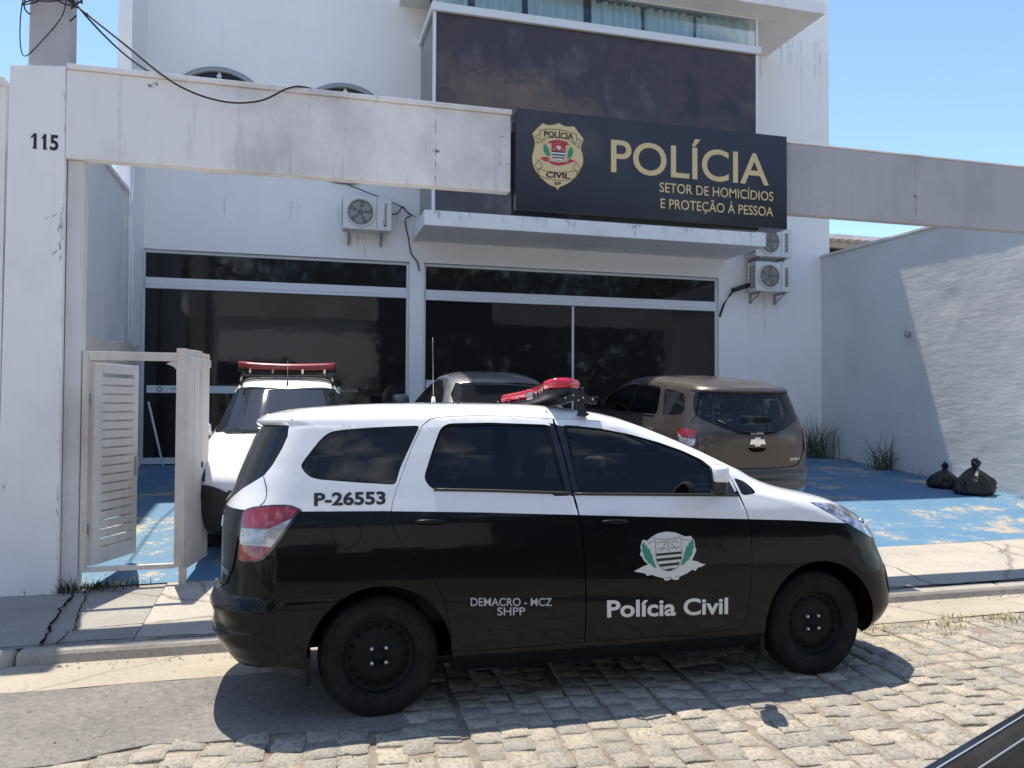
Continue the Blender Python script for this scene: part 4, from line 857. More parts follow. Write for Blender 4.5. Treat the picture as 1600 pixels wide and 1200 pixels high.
def wheel(root, x, side, r=0.312, wid=0.20, track=0.80, style='steel', zc=None):
    y0 = -side*track; zc = zc or r-0.008; sg_ = -side   # outward direction in y = -side*... right side is y<0
    w = empty('wheel', (x, sg_*track, zc)); w.parent = root
    def pr(p): return [(a, sg_*b) for a, b in p]
    t = MB(); t.lathe(pr([(r*0.62, -wid+0.02), (r*0.66, -wid), (r*0.9, -wid), (r*0.985, -wid+0.03), (r, -wid+0.05), (r, -0.05), (r*0.985, -0.025), (r*0.93, -0.004), (r*0.8, 0.004), (r*0.68, 0.0), (r*0.64, -0.012), (r*0.63, -0.03)]), (0, 0, 0), 'y', 56)
    for q in (.72, .80, .88): t.lathe(pr([(r*q-.002, 0.0015), (r*q, .0045), (r*q+.002, 0.0015)]), (0, 0, 0), 'y', 56)
    t.obj('tyre', [MAT['rubber'], MAT['void']], w, fixn=True)
    ri = r*0.64; b = MB()
    if style == 'steel':
        b.lathe(pr([(ri, -0.012), (ri*0.96, -0.010), (ri*0.93, -0.03), (ri*0.90, -0.055), (ri*0.80, -0.055), (ri*0.62, -0.042), (ri*0.55, -0.036), (ri*0.40, -0.050), (ri*0.16, -0.050), (ri*0.14, -0.03), (0.002, -0.028)]), (0, 0, 0), 'y', 48)
        h = b
        for k in range(16):
            a = math.tau*k/16; cx, cz = ri*0.74*math.cos(a), ri*0.74*math.sin(a)
            h.lathe(pr([(0.001, -0.049), (0.013, -0.049)]), (cx, 0, cz), 'y', 10, 1)
        rim = b.obj('rim', [MAT['rim'], MAT['void']], w)
        for k in range(4):
            a = math.tau*k/4+math.radians(45); nb = MB(); nb.lathe(pr([(0.012, -0.052), (0.011, -0.036), (0.007, -0.032), (0.001, -0.032)]), (ri*0.25*math.cos(a)*1.05, 0, ri*0.25*math.sin(a)*1.05), 'y', 8); nb.obj('wheel_nut', MAT['nut'], rim)
    else:
        b.lathe(pr([(ri, -0.012), (ri*0.95, -0.010), (ri*0.90, -0.06), (0.01, -0.08)]), (0, 0, 0), 'y', 40, 1)
        for k in range(5):
            a = math.tau*k/5; d1 = Vector((math.cos(a), 0, math.sin(a))); d2 = Vector((-math.sin(a), 0, math.cos(a)))
            vs = []
            for (q, hw) in ((0.02, 0.045), (ri*0.93, 0.03)):
                for s_ in (-1, 1):
                    for dy in (-0.03, -0.008): p = d1*q+d2*hw*s_; vs.append((p.x, sg_*dy, p.z))
            b.hexa(vs)
        b.obj('rim', [MAT['silver_paint'], MAT['rim']], w)
    return w
def underbody(cb, arches, zb, wins=()):
    """dark inner shell, wheel housings and floor so that gaps and arches read black"""
    s = cb.s; zs = cb.zl[::2]; 
    o = [(-CL, zb+0.02)]+[(u, zb+0.02) for u in np.linspace(-CL, LM+CL, 40)][1:-1]+[(LM+CL, zb+0.02), (LM+CL, s.ztop-0.035), (-CL, s.ztop-0.035)]
    hs = [cb.uz(arch(cx, cz, r, zb)) for cx, cz, r in arches]
    cb.patch('inner_shell', dens(o, 0.1), hs+list(wins), MAT['void'] if not wins else MAT['seat'], off=-0.035, lip=0, half='both')
    b = MB()
    xr, xf = s.par(0.30)[0], s.par(0.30)[1]; b.box(xr+0.55, xf-0.55, -0.62, 0.62, zb+0.06, zb+0.09)
    for cx, cz, r in arches:
        for sg_ in (-1, 1):
            vs = []; n = 18
            for k in range(n+1):
                a = math.pi*k/n
                for y in (0.80, 0.50): vs.append((cx-(r+0.01)*math.cos(a), sg_*y, cz+(r+0.01)*math.sin(a)))
            b.add(vs, [(2*k, 2*k+1, 2*k+3, 2*k+2) for k in range(n)])
            b.add([(cx, sg_*0.50, cz)]+[(cx-(r+0.01)*math.cos(math.pi*k/n), sg_*0.50, cz+(r+0.01)*math.sin(math.pi*k/n)) for k in range(n+1)], [(0, k+1, k+2) for k in range(n)])
    b.obj('underbody', MAT['void'], cb.root)

# --- compact people carrier (police car and the brown one)
SPIN = Shape(
    xr=[(.18, -.60), (.25, -.72), (.30, -.80), (.34, -.825), (.38, -.85), (.40, -.875), (.43, -.88), (.475, -.872), (.50, -.86), (.535, -.882), (.575, -.895), (.605, -.885), (.63, -.838), (.74, -.838), (.93, -.836), (1.02, -.828), (1.07, -.82), (1.11, -.803), (1.165, -.78), (1.25, -.755), (1.35, -.715), (1.45, -.672), (1.515, -.637), (1.522, -.658), (1.545, -.664), (1.575, -.63), (1.61, -.48), (1.635, -.22), (1.65, .12), (1.6585, .40), (1.66, .55)],
    xf=[(.18, 3.05), (.20, 3.16), (.24, 3.24), (.30, 3.32), (.38, 3.375), (.48, 3.375), (.57, 3.36), (.65, 3.335), (.73, 3.30), (.80, 3.285), (.87, 3.25), (.925, 3.195), (.965, 3.12), (1.015, 3.03), (1.048, 2.935), (1.08, 2.80), (1.103, 2.67), (1.128, 2.58), (1.172, 2.45), (1.25, 2.32), (1.405, 1.985), (1.50, 1.745), (1.55, 1.59), (1.587, 1.43), (1.61, 1.29), (1.635, 1.10), (1.655, .75), (1.66, .56)],
    w=[(.18, .80), (.22, .825), (.30, .848), (.45, .866), (.60, .868), (.75, .866), (.85, .862), (.93, .850), (1.0, .838), (1.06, .818), (1.12, .797), (1.2, .772), (1.35, .722), (1.5, .668), (1.55, .640), (1.585, .604), (1.605, .566), (1.625, .50), (1.64, .42), (1.65, .32), (1.657, .18), (1.66, .02)],
    dr=[(.2, .33), (.6, .36), (1.0, .38), (1.3, .36), (1.55, .30), (1.66, .3)], df=[(.2, .45), (.6, .50), (.9, .55), (1.1, .60), (1.2, .45), (1.55, .40), (1.66, .30)])
TONE = ([-1.0, -.781, -.393, .013, .521, 1.06, 1.916, 2.148, 2.47, 2.823, 3.2], [1.08, 1.077, 1.068, 1.059, 1.038, 1.009, .962, .95, .932, .902, .87])
def tone(x): return float(np.interp(x, *TONE))
GAPR = [(1.007, 1.546), (1.023, 1.452), (1.049, 1.299), (1.064, 1.168), (1.074, 1.104), (1.09, 1.009), (1.102, .905), (1.115, .628), (1.113, .466), (1.11, .315)]
RDOOR = [(.281, 1.541), (.322, 1.554), (.42, 1.561), (.561, 1.565), (.769, 1.562)]+GAPR+[(.80, .312), (.50, .315), (.365, .325), (.36, .42), (.335, .56), (.27, .715), (.15, .83), (.075, .93), (.056, .99), (.053, 1.058), (.064, 1.111), (.091, 1.183), (.175, 1.387), (.239, 1.508)]
FDOOR = [(1.16, 1.545), (1.334, 1.528), (1.478, 1.50), (1.625, 1.457), (1.77, 1.40), (1.915, 1.332), (2.024, 1.274), (2.071, 1.232), (2.085, 1.21), (2.117, 1.109), (2.126, 1.075), (2.141, 1.008), (2.151, .947), (2.157, .851), (2.152, .679), (2.14, .555), (2.105, .345), (2.07, .318), (1.6, .312)]+GAPR[::-1]
RWIN = [(.282, 1.163), (.251, 1.192), (.236, 1.229), (.277, 1.342), (.329, 1.469), (.351, 1.502), (.393, 1.520), (.624, 1.524), (.939, 1.513), (.972, 1.509), (.985, 1.43), (1.02, 1.201), (1.03, 1.134)]
FWIN = [(1.105, 1.120), (1.572, 1.106), (1.951, 1.094), (2.100, 1.092), (2.066, 1.185), (1.99, 1.238), (1.958, 1.262), (1.925, 1.297), (1.802, 1.354), (1.655, 1.404), (1.472, 1.454), (1.289, 1.489), (1.108, 1.507), (1.058, 1.508), (1.075, 1.40), (1.09, 1.25)]
QWIN = [(.082, 1.192), (-.104, 1.206), (-.311, 1.226), (-.359, 1.239), (-.389, 1.266), (-.407, 1.297), (-.395, 1.321), (-.359, 1.369), (-.311, 1.431), (-.274, 1.465), (-.237, 1.480), (-.162, 1.489), (-.036, 1.498), (.093, 1.504), (.228, 1.508), (.166, 1.39), (.110, 1.28)]
TRI = [(2.112, 1.19), (2.192, 1.164), (2.225, 1.129), (2.238, 1.098), (2.20, 1.090), (2.138, 1.085)]
TAIL = [(-.691, 1.072), (-.639, 1.092), (-.552, 1.103), (-.464, 1.103), (-.429, 1.090), (-.393, 1.072), (-.422, 1.060), (-.44, 1.024), (-.491, .95), (-.536, .887), (-.576, .841), (-.616, .824), (-.684, .819), (-.707, .83), (-.706, .906), (-.70, .992)]
HEAD = [(2.595, 1.034), (2.672, 1.029), (2.815, 1.013), (2.893, .998), (2.946, .985), (2.995, .956), (3.055, .90), (3.089, .831), (3.092, .782), (2.976, .826), (2.842, .894), (2.75, .95), (2.662, .996)]
RGL = [(-.47, 1.510), (-.475, 1.454), (-.504, 1.386), (-.55, 1.302), (-.59, 1.251), (-.643, 1.216), (-.70, 1.180)]
ARCH = [(0.0, .305, .375), (2.62, .305, .382)]
def people_carrier(root, upper, lower, plain, police):
    cb = CarB(SPIN, root); s = SPIN; zb = SPIN.zbot; UR, UF = -CL, LM+CL
    mats = [upper, lower, MAT['black_gloss'], MAT['dark_plastic']]
    def two(x, z): return 0 if z > tone(x) else 1
    def door(x, z):
        if 0.94 < x < 1.16 and 1.118 < z < 1.508: return 2
        return two(x, z)
    rg = cb.uz(RGL)[:]; rg = [cb.uz([p])[0] for p in dens(RGL, 0.02, False)]
    rglass = [(UR, 1.512)]+rg+[(-0.40, 1.120), (-0.50, 1.055), (UR, 1.035)]
    rglass = [(u, z) for u, z in rglass]
    wsh = [(LM+0.27, 1.555), (UF, 1.578), (UF, 1.175), (LM+0.42, 1.160), (LM+0.29, 1.185), (LM+0.25, 1.35)]
    hood_side = [(2.456, 1.129), (2.523, 1.078), (2.583, 1.045), (2.672, 1.039), (2.815, 1.023), (2.893, 1.008), (2.95, .993)]
    hs = [cb.uz([p])[0] for p in dens(hood_side, 0.02, False)]
    hood = hs+[(UF, .935), (UF, 1.150)]
    hood = dens(hood, 0.05)
    plate_u = [(UR, .86), (UR+0.185, .86), (UR+0.185, .70), (UR, .70)]
    door_r, door_f = cb.uz(RDOOR), cb.uz(FDOOR); tail = cb.uz(smooth_poly(TAIL, 1)); headl = cb.uz(smooth_poly(HEAD, 1)); qw = cb.uz(smooth_poly(QWIN, 2)); tri = cb.uz(smooth_poly(TRI, 1))
    arches = [cb.uz(arch(*a, zb)) for a in ARCH]
    tl = []
    for u in np.linspace(UR, s.inv(2.95, .90), 170):
        z = 1.0
        for _ in range(12): z = tone(float(s.P(u, z)[0]))
        tl.append((u, z))
    botr = [(UR, .285), (-0.45, .285), (-0.25, .29)]+[cb.uz([p])[0] for p in ((-.50, .31), (-.389, .285), (-.30, .25))]+[(u, zb+0.03) for u in np.linspace(s.inv(.4, .2), s.inv(2.2, .2), 30)]+[cb.uz([p])[0] for p in ((3.02, .21), (3.1, .20))]+[(LM+0.35, .20), (UF, .20)]
    outline = dens(botr, 0.08, False)+[(UF, s.ztop-1e-4)]+[(u, s.ztop-1e-4) for u in np.linspace(UF, UR, 60)][1:-1]+[(UR, s.ztop-1e-4)]
    bumper_seam = None
    cb.patch('body', outline, [door_r, door_f, tail, headl, qw, tri, rglass, wsh, hood]+arches, mats, lip=0.02, lines=[tl], mat=two, half='both')
    cb.patch('hood', inset(hood, 0.003) if False else [(u-0.0, z) for u, z in hood], (), [upper], off=0.0, lip=0.012, half='both')
    for hf in ('right', 'left'):
        for nm, dr, wn_, win in (('rear_door', door_r, smooth_poly(RWIN, 2), 'r'), ('front_door', door_f, smooth_poly(FWIN, 2), 'f')):
            w_ = cb.uz(wn_); d = cb.patch(nm, inset(dr, 0.0028), [w_], mats, lip=0.014, lines=[tl], mat=door, half=hf)
            cb.patch('window_seal', w_, [inset(w_, 0.011)], MAT['rubber'], off=-0.004, lip=0.01, half=hf, parent=d)
            cb.patch('window', inset(w_, 0.010), (), MAT['tint'], off=-0.009, lip=0, half=hf, parent=d)
            bt = [(.285, 1.166), (.6, 1.153), (1.055, 1.128)] if win == 'r' else [(1.078, 1.124), (1.572, 1.108), (1.95, 1.096), (2.105, 1.090)]
            mb = MB(); mb.tube([cb.surf(x, z-0.004, 0.004, hf) for x, z in dens(bt, 0.05, False)], 0.008, 8); mb.obj('belt_strip', MAT['dark_plastic'], d)
            hx, hz = (.253, .975) if win == 'r' else (1.294, .942)
            ring = [(hx+0.088*math.copysign(abs(math.cos(t))**0.75, math.cos(t)), hz+0.040*math.copysign(abs(math.sin(t))**0.75, math.sin(t))) for t in np.linspace(0, math.tau, 33)[:-1]]
            cb.patch('handle_recess', cb.uz(ring), (), lower, off=lambda U_, Z_: 0.003+0*U_, lip=0.006, half=hf, parent=d)
            mb = MB(); pts = [cb.surf(hx-0.085+0.17*t, hz+0.022-0.006*t, 0.010+0.022*math.sin(math.pi*t)**0.5, hf) for t in np.linspace(0, 1, 15)]
            mb.tube(pts, [0.004+0.010*math.sin(math.pi*t)**0.4 for t in np.linspace(0, 1, 15)], 10); mb.obj('door_handle', lower, d)
            if win == 'f':
                sail = [(1.945, 1.100), (2.094, 1.096), (2.062, 1.182), (1.975, 1.243)]
                cb.patch('mirror_base', cb.uz(sail), (), MAT['dark_plastic'], off=0.003, lip=0.012, half=hf, parent=d)
        cb.patch('quarter_window', inset(qw, 0.004), (), MAT['carglass'], off=-0.003, lip=0.006, half=hf)
        cb.patch('front_quarter_window', inset(tri, 0.003), (), MAT['carglass'], off=-0.003, lip=0.006, half=hf)
        # tail lamp: dark rim, red / clear / red lens
        tlm = cb.patch('tail_lamp', tail, [inset(tail, 0.012)], MAT['lens_dark'], off=0.004, lip=0.02, half=hf)
        a1 = [cb.uz([p])[0] for p in dens([(-.715, .985), (-.56, .986), (-.43, 1.04), (-.38, 1.06)], .03, False)]; a2 = [cb.uz([p])[0] for p in dens([(-.715, .906), (-.565, .900), (-.50, .89)], .03, False)]
        def l1(x): return float(np.interp(x, [-.72, -.56, -.43, -.38], [.985, .986, 1.04, 1.06]))
        def l2(x): return float(np.interp(x, [-.72, -.565, -.40], [.906, .900, .885]))
        cb.patch('lens', inset(tail, 0.0115), (), [MAT['lens_red'], MAT['lens_clear'], MAT['lens_dark']], off=0.009, lip=0.012, lines=[a1, a2], mat=lambda x, z: 2 if (z > 1.092 or x > -.425) else (0 if (z > l1(x) or z < l2(x)) else 1), half=hf, parent=tlm)
        hl = cb.patch('headlamp', inset(headl, 0.003), (), MAT['headlens'], off=0.002, lip=0.02, half=hf)
        mb = MB(); q = cb.surf(3.03, .885, 0.0, hf); mb.sell((q.x-0.02, q.y, q.z), (0.03, 0.022, 0.035), 1, 1, 16, 10); mb.obj('reflector', MAT['chrome'], hl)
        sgn = -1 if hf == 'right' else 1
        for x, z0, z1 in ((2.225, .16, .42), (-.36, .20, .34)):
            mb = MB(); mb.box(x-0.012, x+0.012, sgn*0.62, sgn*0.83, z0, z1); mb.obj('mud_flap', MAT['rubber'], root)
        # door mirror
        mr = empty('door_mirror', (1.905, sgn*0.93, 1.19), (0, 0, sgn*math.radians(24))); mr.parent = root
        mb = MB(); mb.sell((0.0, sgn*0.055, 0.035), (0.050, 0.095, 0.056), 0.55, 0.6, 22, 12); mb.obj('mirror_cap', upper, mr)
        mb = MB(); mb.sell((-0.004, sgn*0.050, -0.030), (0.048, 0.092, 0.056), 0.6, 0.6, 22, 12); mb.tube([(0.03, -sgn*0.12, -0.075), (0.01, 0, -0.06)], [0.03, 0.035], 10); mb.obj('mirror_housing', MAT['dark_plastic'], mr)
        mb = MB(); mb.sell((-0.044, sgn*0.050, 0.005), (0.012, 0.078, 0.066), 0.5, 0.5, 18, 10); mb.obj('mirror_glass', MAT['carglass'], mr)
        for ax in (0.0, 2.62): wheel(root, ax, 1 if hf == 'right' else -1)
    for hf in ('right', 'left'):
        mb = MB(); mb.tube([cb.surf(x, z, 0.0, hf) for x, z in dens([(-.594, 1.245), (-.578, 1.19), (-.575, 1.15), (-.585, 1.12), (-.607, 1.098)], .02, False)], 0.0022, 6); mb.obj('tailgate_shut_line', MAT['void'], root)
        mb = MB(); mb.tube([cb.surf(x, z, 0.0, hf) for x, z in dens([(-.452, 1.615), (-.45, 1.58), (-.455, 1.545), (-.466, 1.512)], .02, False)], 0.0022, 6); mb.obj('spoiler_shut_line', MAT['void'], root)
        cb.patch('fog_recess', cb.uz(smooth_poly([(3.17, .60), (3.245, .63), (3.285, .52), (3.27, .42), (3.17, .46)], 1)), (), MAT['dark_plastic'], off=0.003, lip=0.006, half=hf)
        mb = MB(); mb.tube([cb.surf(x, z, 0.006, hf) for x, z in dens([(2.20, .82), (2.31, .815), (2.36, .80)], .02, False)], 0.005, 6); mb.obj('side_repeater', MAT['dark_plastic'], root)
    cb.patch('rear_window', [(u if u <= -CL+1e-6 else u, z) for u, z in inset_open(rglass)], (), MAT['carglass'], off=-0.002, lip=0.01, half='both')
    cb.patch('windscreen', inset_open(wsh), (), MAT['carglass'], off=-0.003, lip=0.01, half='both')
    underbody(cb, [(a[0], a[1], a[2]+0.015) for a in ARCH], zb, [cb.uz(smooth_poly(RWIN, 2)), cb.uz(smooth_poly(FWIN, 2))])
    for x, n_, nm in ((1.18, (-.37, .37), 'front_seat'), (.28, (-.40, 0.0, .40), 'rear_seat')):
        for y in n_:
            mb = MB(); w_ = .25 if nm == 'front_seat' else .205
            mb.sell((x+.12, y, .50), (.30, w_, .10), .5, .4, 20, 10); mb.sell((x-.16, y, .82), (.09, w_*.95, .34), .5, .4, 20, 12); mb.sell((x-.21, y, 1.24), (.05, .13, .09), .5, .6, 16, 10); mb.tube([(x-.19, y, 1.1), (x-.2, y, 1.2)], .02, 6)
            mb.obj(nm, MAT['seat'], root)
    mb = MB(); mb.sell((2.02, 0, .90), (.30, .72, .15), .4, .4, 24, 10); mb.obj('dashboard', MAT['dark_plastic'], root)
    mb = MB(); mb.tube([(1.68+.06*math.sin(t), .37+.18*math.cos(t), .99+.17*math.sin(t)) for t in np.linspace(0, math.tau, 29)], .014, 8, 0, False); mb.tube([(1.69, .37, .98), (1.95, .37, .88)], .03, 8); mb.obj('steering_wheel', MAT['dark_plastic'], root)
    # tailgate seam, handle, plate, emblem on the rear face
    def rear(y, z, d=0.004):
        us = np.linspace(-CL, 0, 200); ys = -s.P(us, z)[:, 1] if True else None
        u = float(np.interp(abs(y), -s.P(us, np.full(200, z))[:, 1], us)); p = s.P(u, z)+s.N(u, z)*d; return (float(p[0]), math.copysign(abs(p[1]), y) if y else 0.0, z+float(s.N(u, z)[2])*d)
    mb = MB()
    for sg_ in (-1, 1):
        pts = [(0, .655), (.3, .655), (.50, .665), (.60, .69), (.665, .76), (.69, .83), (.70, .95), (.71, 1.05)]
        P_ = [rear(sg_*y, z, 0.001) for y, z in dens(pts, .03, False)]; mb.tube(P_, 0.004, 6)
    mb.obj('tailgate_seam', MAT['void'], root)
    mb = MB(); el = [(0.12*math.cos(t), 0.895-0.052*max(0, math.sin(t))) for t in np.linspace(0, math.pi, 20)]
    vs = [rear(y, z, 0.003) for y, z in el]; mb.add(vs, [tuple(range(len(vs)))]); mb.obj('tailgate_handle', MAT['void'], root, fixn=False)
    mb = MB()
    bow = [(-.105, -.028), (-.038, -.028), (-.038, -.05), (.038, -.05), (.038, -.028), (.105, -.028), (.085, .028), (.038, .028), (.038, .05), (-.038, .05), (-.038, .028), (-.085, .028)]
    mb.prism(bow, lambda a, b, d: rear(a, .965+b, d), 0.002, 0.012); mb.obj('emblem', MAT['chrome'], root, fixn=False)
    mb = MB(); vs, fs = textfit('SPIN', -0.46, -0.62, .735, .765, .02); mb.add([rear(a, b, 0.004) for a, b in vs], fs); mb.obj('model_badge', MAT['chrome'], root, fixn=False)
    mb = MB(); vs, fs = textfit('ALAGON', 0.085, -0.085, 1.048, 1.07, .02); mb.add([rear(a, b, 0.004) for a, b in vs], fs); mb.obj('window_sticker', MAT['white_decal'], root, fixn=False)
    mb = MB(); mb.tube([rear(0.02, 1.065, 0.012), rear(0.25, 1.10, 0.014), rear(0.46, 1.20, 0.012)], 0.008, 6); mb.obj('rear_wiper', MAT['dark_plastic'], root)
    return cb
def inset_open(poly, d=0.004):
    q = inset(poly, d); return [((p[0] if abs(p[0]) in (CL, LM+CL) else a), b) for p, (a, b) in zip(poly, q)]

pc = empty('police_car', (0.4605, 5.001, 0.0), label='black and white police car with POLÍCIA CIVIL door lettering', cat='car')
pc.rotation_euler = (0, 0, -0.0057)
cbp = people_carrier(pc, MAT['white_paint'], MAT['black_paint'], False, True)
# roll about the near wheels (street falls to the gutter)
TILT = math.radians(2.35)
pc.matrix_world = Matrix.Translation((0.4605, 5.001, 0.0)) @ Matrix.Rotation(-0.0057, 4, 'Z') @ Matrix.Translation((0, -0.76, 0)) @ Matrix.Rotation(-TILT, 4, 'X') @ Matrix.Translation((0, 0.76, 0))
# lettering on the side
cbp.decal('fleet_number', [textfit('P-26553', -.339, .027, 1.095, 1.158, .035)], MAT['ink'])
def slanted(body, x0, x1, z0, z1, h, bold):
    vs, fs = textfit(body, 0, 1, 0, 1, bold); return ([(x0+a*(x1-x0), z0+(z1-z0)*a+b*h) for a, b in vs], fs)
cbp.decal('unit_lettering', [slanted('DEMACRO - MCZ', .468, .917, .554, .528, .041, .009), slanted('SHPP', .612, .766, .496, .488, .041, .009)], MAT['grey_decal'])
cbp.decal('door_lettering', [slanted('Polícia Civil', 1.236, 1.985, .448, .419, .090, .026)], MAT['white_decal'])
def cz_(px, py): return (1.398+(px-90)/760*0.45, .900-(py-145)/535*0.277)
def cpoly(p): return [cz_(*q) for q in p]
cr = cbp.decal('crest', [tri2(cpoly([(190, 225), (240, 235), (290, 195), (350, 165), (440, 147), (530, 160), (600, 190), (640, 210), (700, 205), (735, 260), (740, 330), (752, 350), (735, 400), (700, 470), (760, 485), (800, 510), (848, 520), (800, 545), (765, 550), (735, 585), (700, 570), (640, 610), (560, 640), (555, 668), (510, 670), (480, 655), (440, 672), (405, 668), (400, 645), (330, 625), (270, 600), (230, 610), (200, 580), (150, 570), (92, 553), (150, 525), (200, 500), (240, 490), (200, 450), (180, 410), (158, 375), (170, 345), (165, 290)]))], MAT['white_decal'], d=0.004)
gl = [(200, 245), (218, 300), (226, 268), (240, 330), (258, 318), (268, 370), (282, 380), (290, 430), (305, 470), (322, 532), (295, 520), (270, 492), (235, 470), (225, 440), (200, 415), (195, 370), (178, 345), (185, 310), (174, 285)]
gr = [(905-a, b-12) for a, b in gl]
cbp.decal('crest_leaves', [tri2(cpoly(gl)), tri2(cpoly(gr))], MAT['green_decal'], cr, d=0.0055)
def band(y0, y1, h0, h1): return tri2(cpoly([(457-h0, y0+6), (457+h0, y0-6), (457+h1, y1-6), (457-h1, y1+6)]))
cbp.decal('crest_stripes', [band(372, 398, 137, 137), band(426, 456, 133, 127), band(487, 516, 113, 98), band(546, 570, 62, 22)], MAT['ink'], cr, d=0.0055)
def lines2(segs, wd=0.0035):
    o_ = []
    for pts in segs:
        p = [Vector(cz_(*q)) for q in pts]
        for a, b in zip(p, p[1:]):
            t = (b-a).normalized(); nn = Vector((-t.y, t.x))*wd/2; o_.append(([tuple(a+nn), tuple(b+nn), tuple(b-nn), tuple(a-nn)], [(0, 1, 2, 3)]))
    return o_
cbp.decal('crest_outline', lines2([[(320, 228), (320, 370)], [(592, 222), (592, 360)], [(300, 205), (380, 228), (457, 232), (530, 226), (605, 198)], [(345, 260), (440, 252), (440, 275)], [(475, 262), (552, 252), (552, 275)], [(345, 260), (345, 280)], [(457, 240), (457, 365)], [(330, 332), (440, 325)], [(475, 325), (580, 318)], [(375, 355), (430, 270)], [(480, 275), (540, 345)], [(240, 270), (310, 235)], [(600, 232), (670, 250)], [(320, 370), (322, 440), (345, 500), (400, 555), (457, 572), (520, 555), (570, 500), (592, 430), (592, 360)], [(420, 640), (470, 640), (480, 655)], [(520, 640), (540, 625), (540, 640)]]), MAT['outline_decal'], cr, d=0.0065)
# fuel flap outline
q = [(-.175+0.075*math.cos(t), .955+0.075*math.sin(t)) for t in np.linspace(0, math.tau, 33)]
mb = MB(); mb.tube([cbp.surf(x, z, 0.0, 'right') for x, z in q], 0.002, 6); mb.obj('fuel_flap_seam', MAT['void'], pc)
# roof light bar (swept V) with brackets and aerial
lb = empty('light_bar', (1.165, 0, 1.695), (-0.035, 0, 0)); lb.parent = pc
def arm(sg_, name):
    # cross sections along y from apex to tip
    mb = MB(); base = MB(); n = 15
    def sec(t, z0, z1, e, shrink=1.0):
        y = sg_*0.61*t; xc = 0.02-0.10*t**1.6; hw = (0.135-0.02*t)*shrink
        if t > 0.8: hw *= math.sqrt(max(0.02, 1-((t-0.8)/0.22)**2))
        o_ = []
        for a in np.linspace(0, math.tau, 15)[:-1]:
            o_.append((xc+hw*math.copysign(abs(math.cos(a))**e, math.cos(a)), y, (z0+z1)/2+(z1-z0)/2*math.copysign(abs(math.sin(a))**e, math.sin(a))))
        return o_
    for tgt, z0, z1, e, t0, shr in ((mb, 0.008, 0.072, 0.55, 0.16, 1.0), (base, -0.045, 0.012, 0.5, 0.0, 0.96)):
        S_ = [sec(t, z0, z1, e, shr) for t in np.linspace(t0, 1.0, n)]; vs = [p for q in S_ for p in q]; k = 14
        tgt.add(vs, [(i*k+j, i*k+(j+1) % k, (i+1)*k+(j+1) % k, (i+1)*k+j) for i in range(n-1) for j in range(k)]+[tuple(range(k)), tuple(range((n-1)*k, n*k))], 0, True)
    mb.obj('beacon_lens', MAT['beacon'], lb); base.obj('beacon_base', MAT['dark_plastic'], lb)
    for t in (0.35, 0.62, 0.9):
        b2 = MB(); y = sg_*0.61*t; xc = 0.02-0.10*t**1.6
        for sx_ in (-1, 1): b2.box(xc+sx_*0.126-0.004, xc+sx_*0.126+0.004, y-0.008, y+0.008, -0.02, 0.022)
        b2.obj('lens_clip', MAT['chrome'], lb)
arm(-1, 'a'); arm(1, 'b')
mb = MB(); mb.box(-0.10, 0.125, -0.10, 0.10, -0.04, 0.045); mb.obj('speaker_housing', MAT['dark_plastic'], lb, bevel=0.02)
mb = MB(); mb.box(-0.115, -0.101, -0.06, 0.06, -0.01, 0.04); mb.obj('side_lens', MAT['lens_clear'], lb, bevel=0.006)
for sg_ in (-1, 1):
    mb = MB()
    mb.prism([(-0.13, -0.078), (-0.02, -0.078), (-0.005, -0.13), (0.012, -0.165), (0.055, -0.168), (0.05, -0.14), (0.035, -0.10), (0.045, -0.07), (0.03, -0.02), (-0.02, 0.0), (-0.05, -0.04)], lambda a, b, d: (a, sg_*d, b+0.012), 0.612, 0.634)
    mb.prism([(0.045, -0.03), (0.13, -0.075), (0.125, -0.095), (0.03, -0.085)], lambda a, b, d: (a, sg_*d, b+0.012), 0.600, 0.610)
    mb.box(0.0, 0.055, 0.60*sg_ if sg_ > 0 else -0.66, 0.66*sg_ if sg_ > 0 else -0.60, -0.152, -0.140)
    mb.obj('mounting_bracket', MAT['dark_plastic'], lb)
    for (x, z) in ((-0.03, -0.045), (0.0, -0.075), (0.03, -0.06), (0.09, -0.07), (-0.08, -0.062)):
        mb = MB(); mb.lathe([(0.001, -0.002), (0.006, -0.002), (0.006, 0.004)], (x, sg_*0.636, z+0.012), 'y', 8); mb.obj('bolt', MAT['nut'], lb)
mb = MB(); ap = (0.80, 0.35); zt = 1.635
mb.tube([(.48, .40, 1.62), (.48, .40, 1.72)], [0.026, 0.011], 12, 1); mb.tube([(.48, .40, 1.72), (.477, .40, 1.95), (.475, .40, 2.13)], [0.0032, 0.0022, 0.0015], 6); mb.obj('radio_aerial', [MAT['steel'], MAT['white_paint']], pc)

# --- brown people carrier, parked nose-in
br = empty('brown_people_carrier', (0, 0, 0), label='dusty brown people carrier parked nose-in beside the right wall', cat='car')
people_carrier(br, MAT['brown_paint'], MAT['brown_paint'], True, False)
def park(root, X, Y, heading, slope=None, x0=0.0):
    g0 = dz(Y); sl = math.atan2(dz(Y+1.3)-dz(Y-1.3), 2.6) if slope is None else slope
    pitch = sl if heading > 0 else -sl
    root.matrix_world = Matrix.Translation((X, Y, g0)) @ Matrix.Rotation(math.radians(90)*(1 if heading > 0 else -1), 4, 'Z') @ Matrix.Rotation(-pitch, 4, 'Y') @ Matrix.Translation((-x0, 0, 0))
br_h = 1
park(br, 5.20, 10.40, 1, 0.083, 1.31)
br.matrix_world = Matrix.Translation((0, 0, 0.0)) @ br.matrix_world

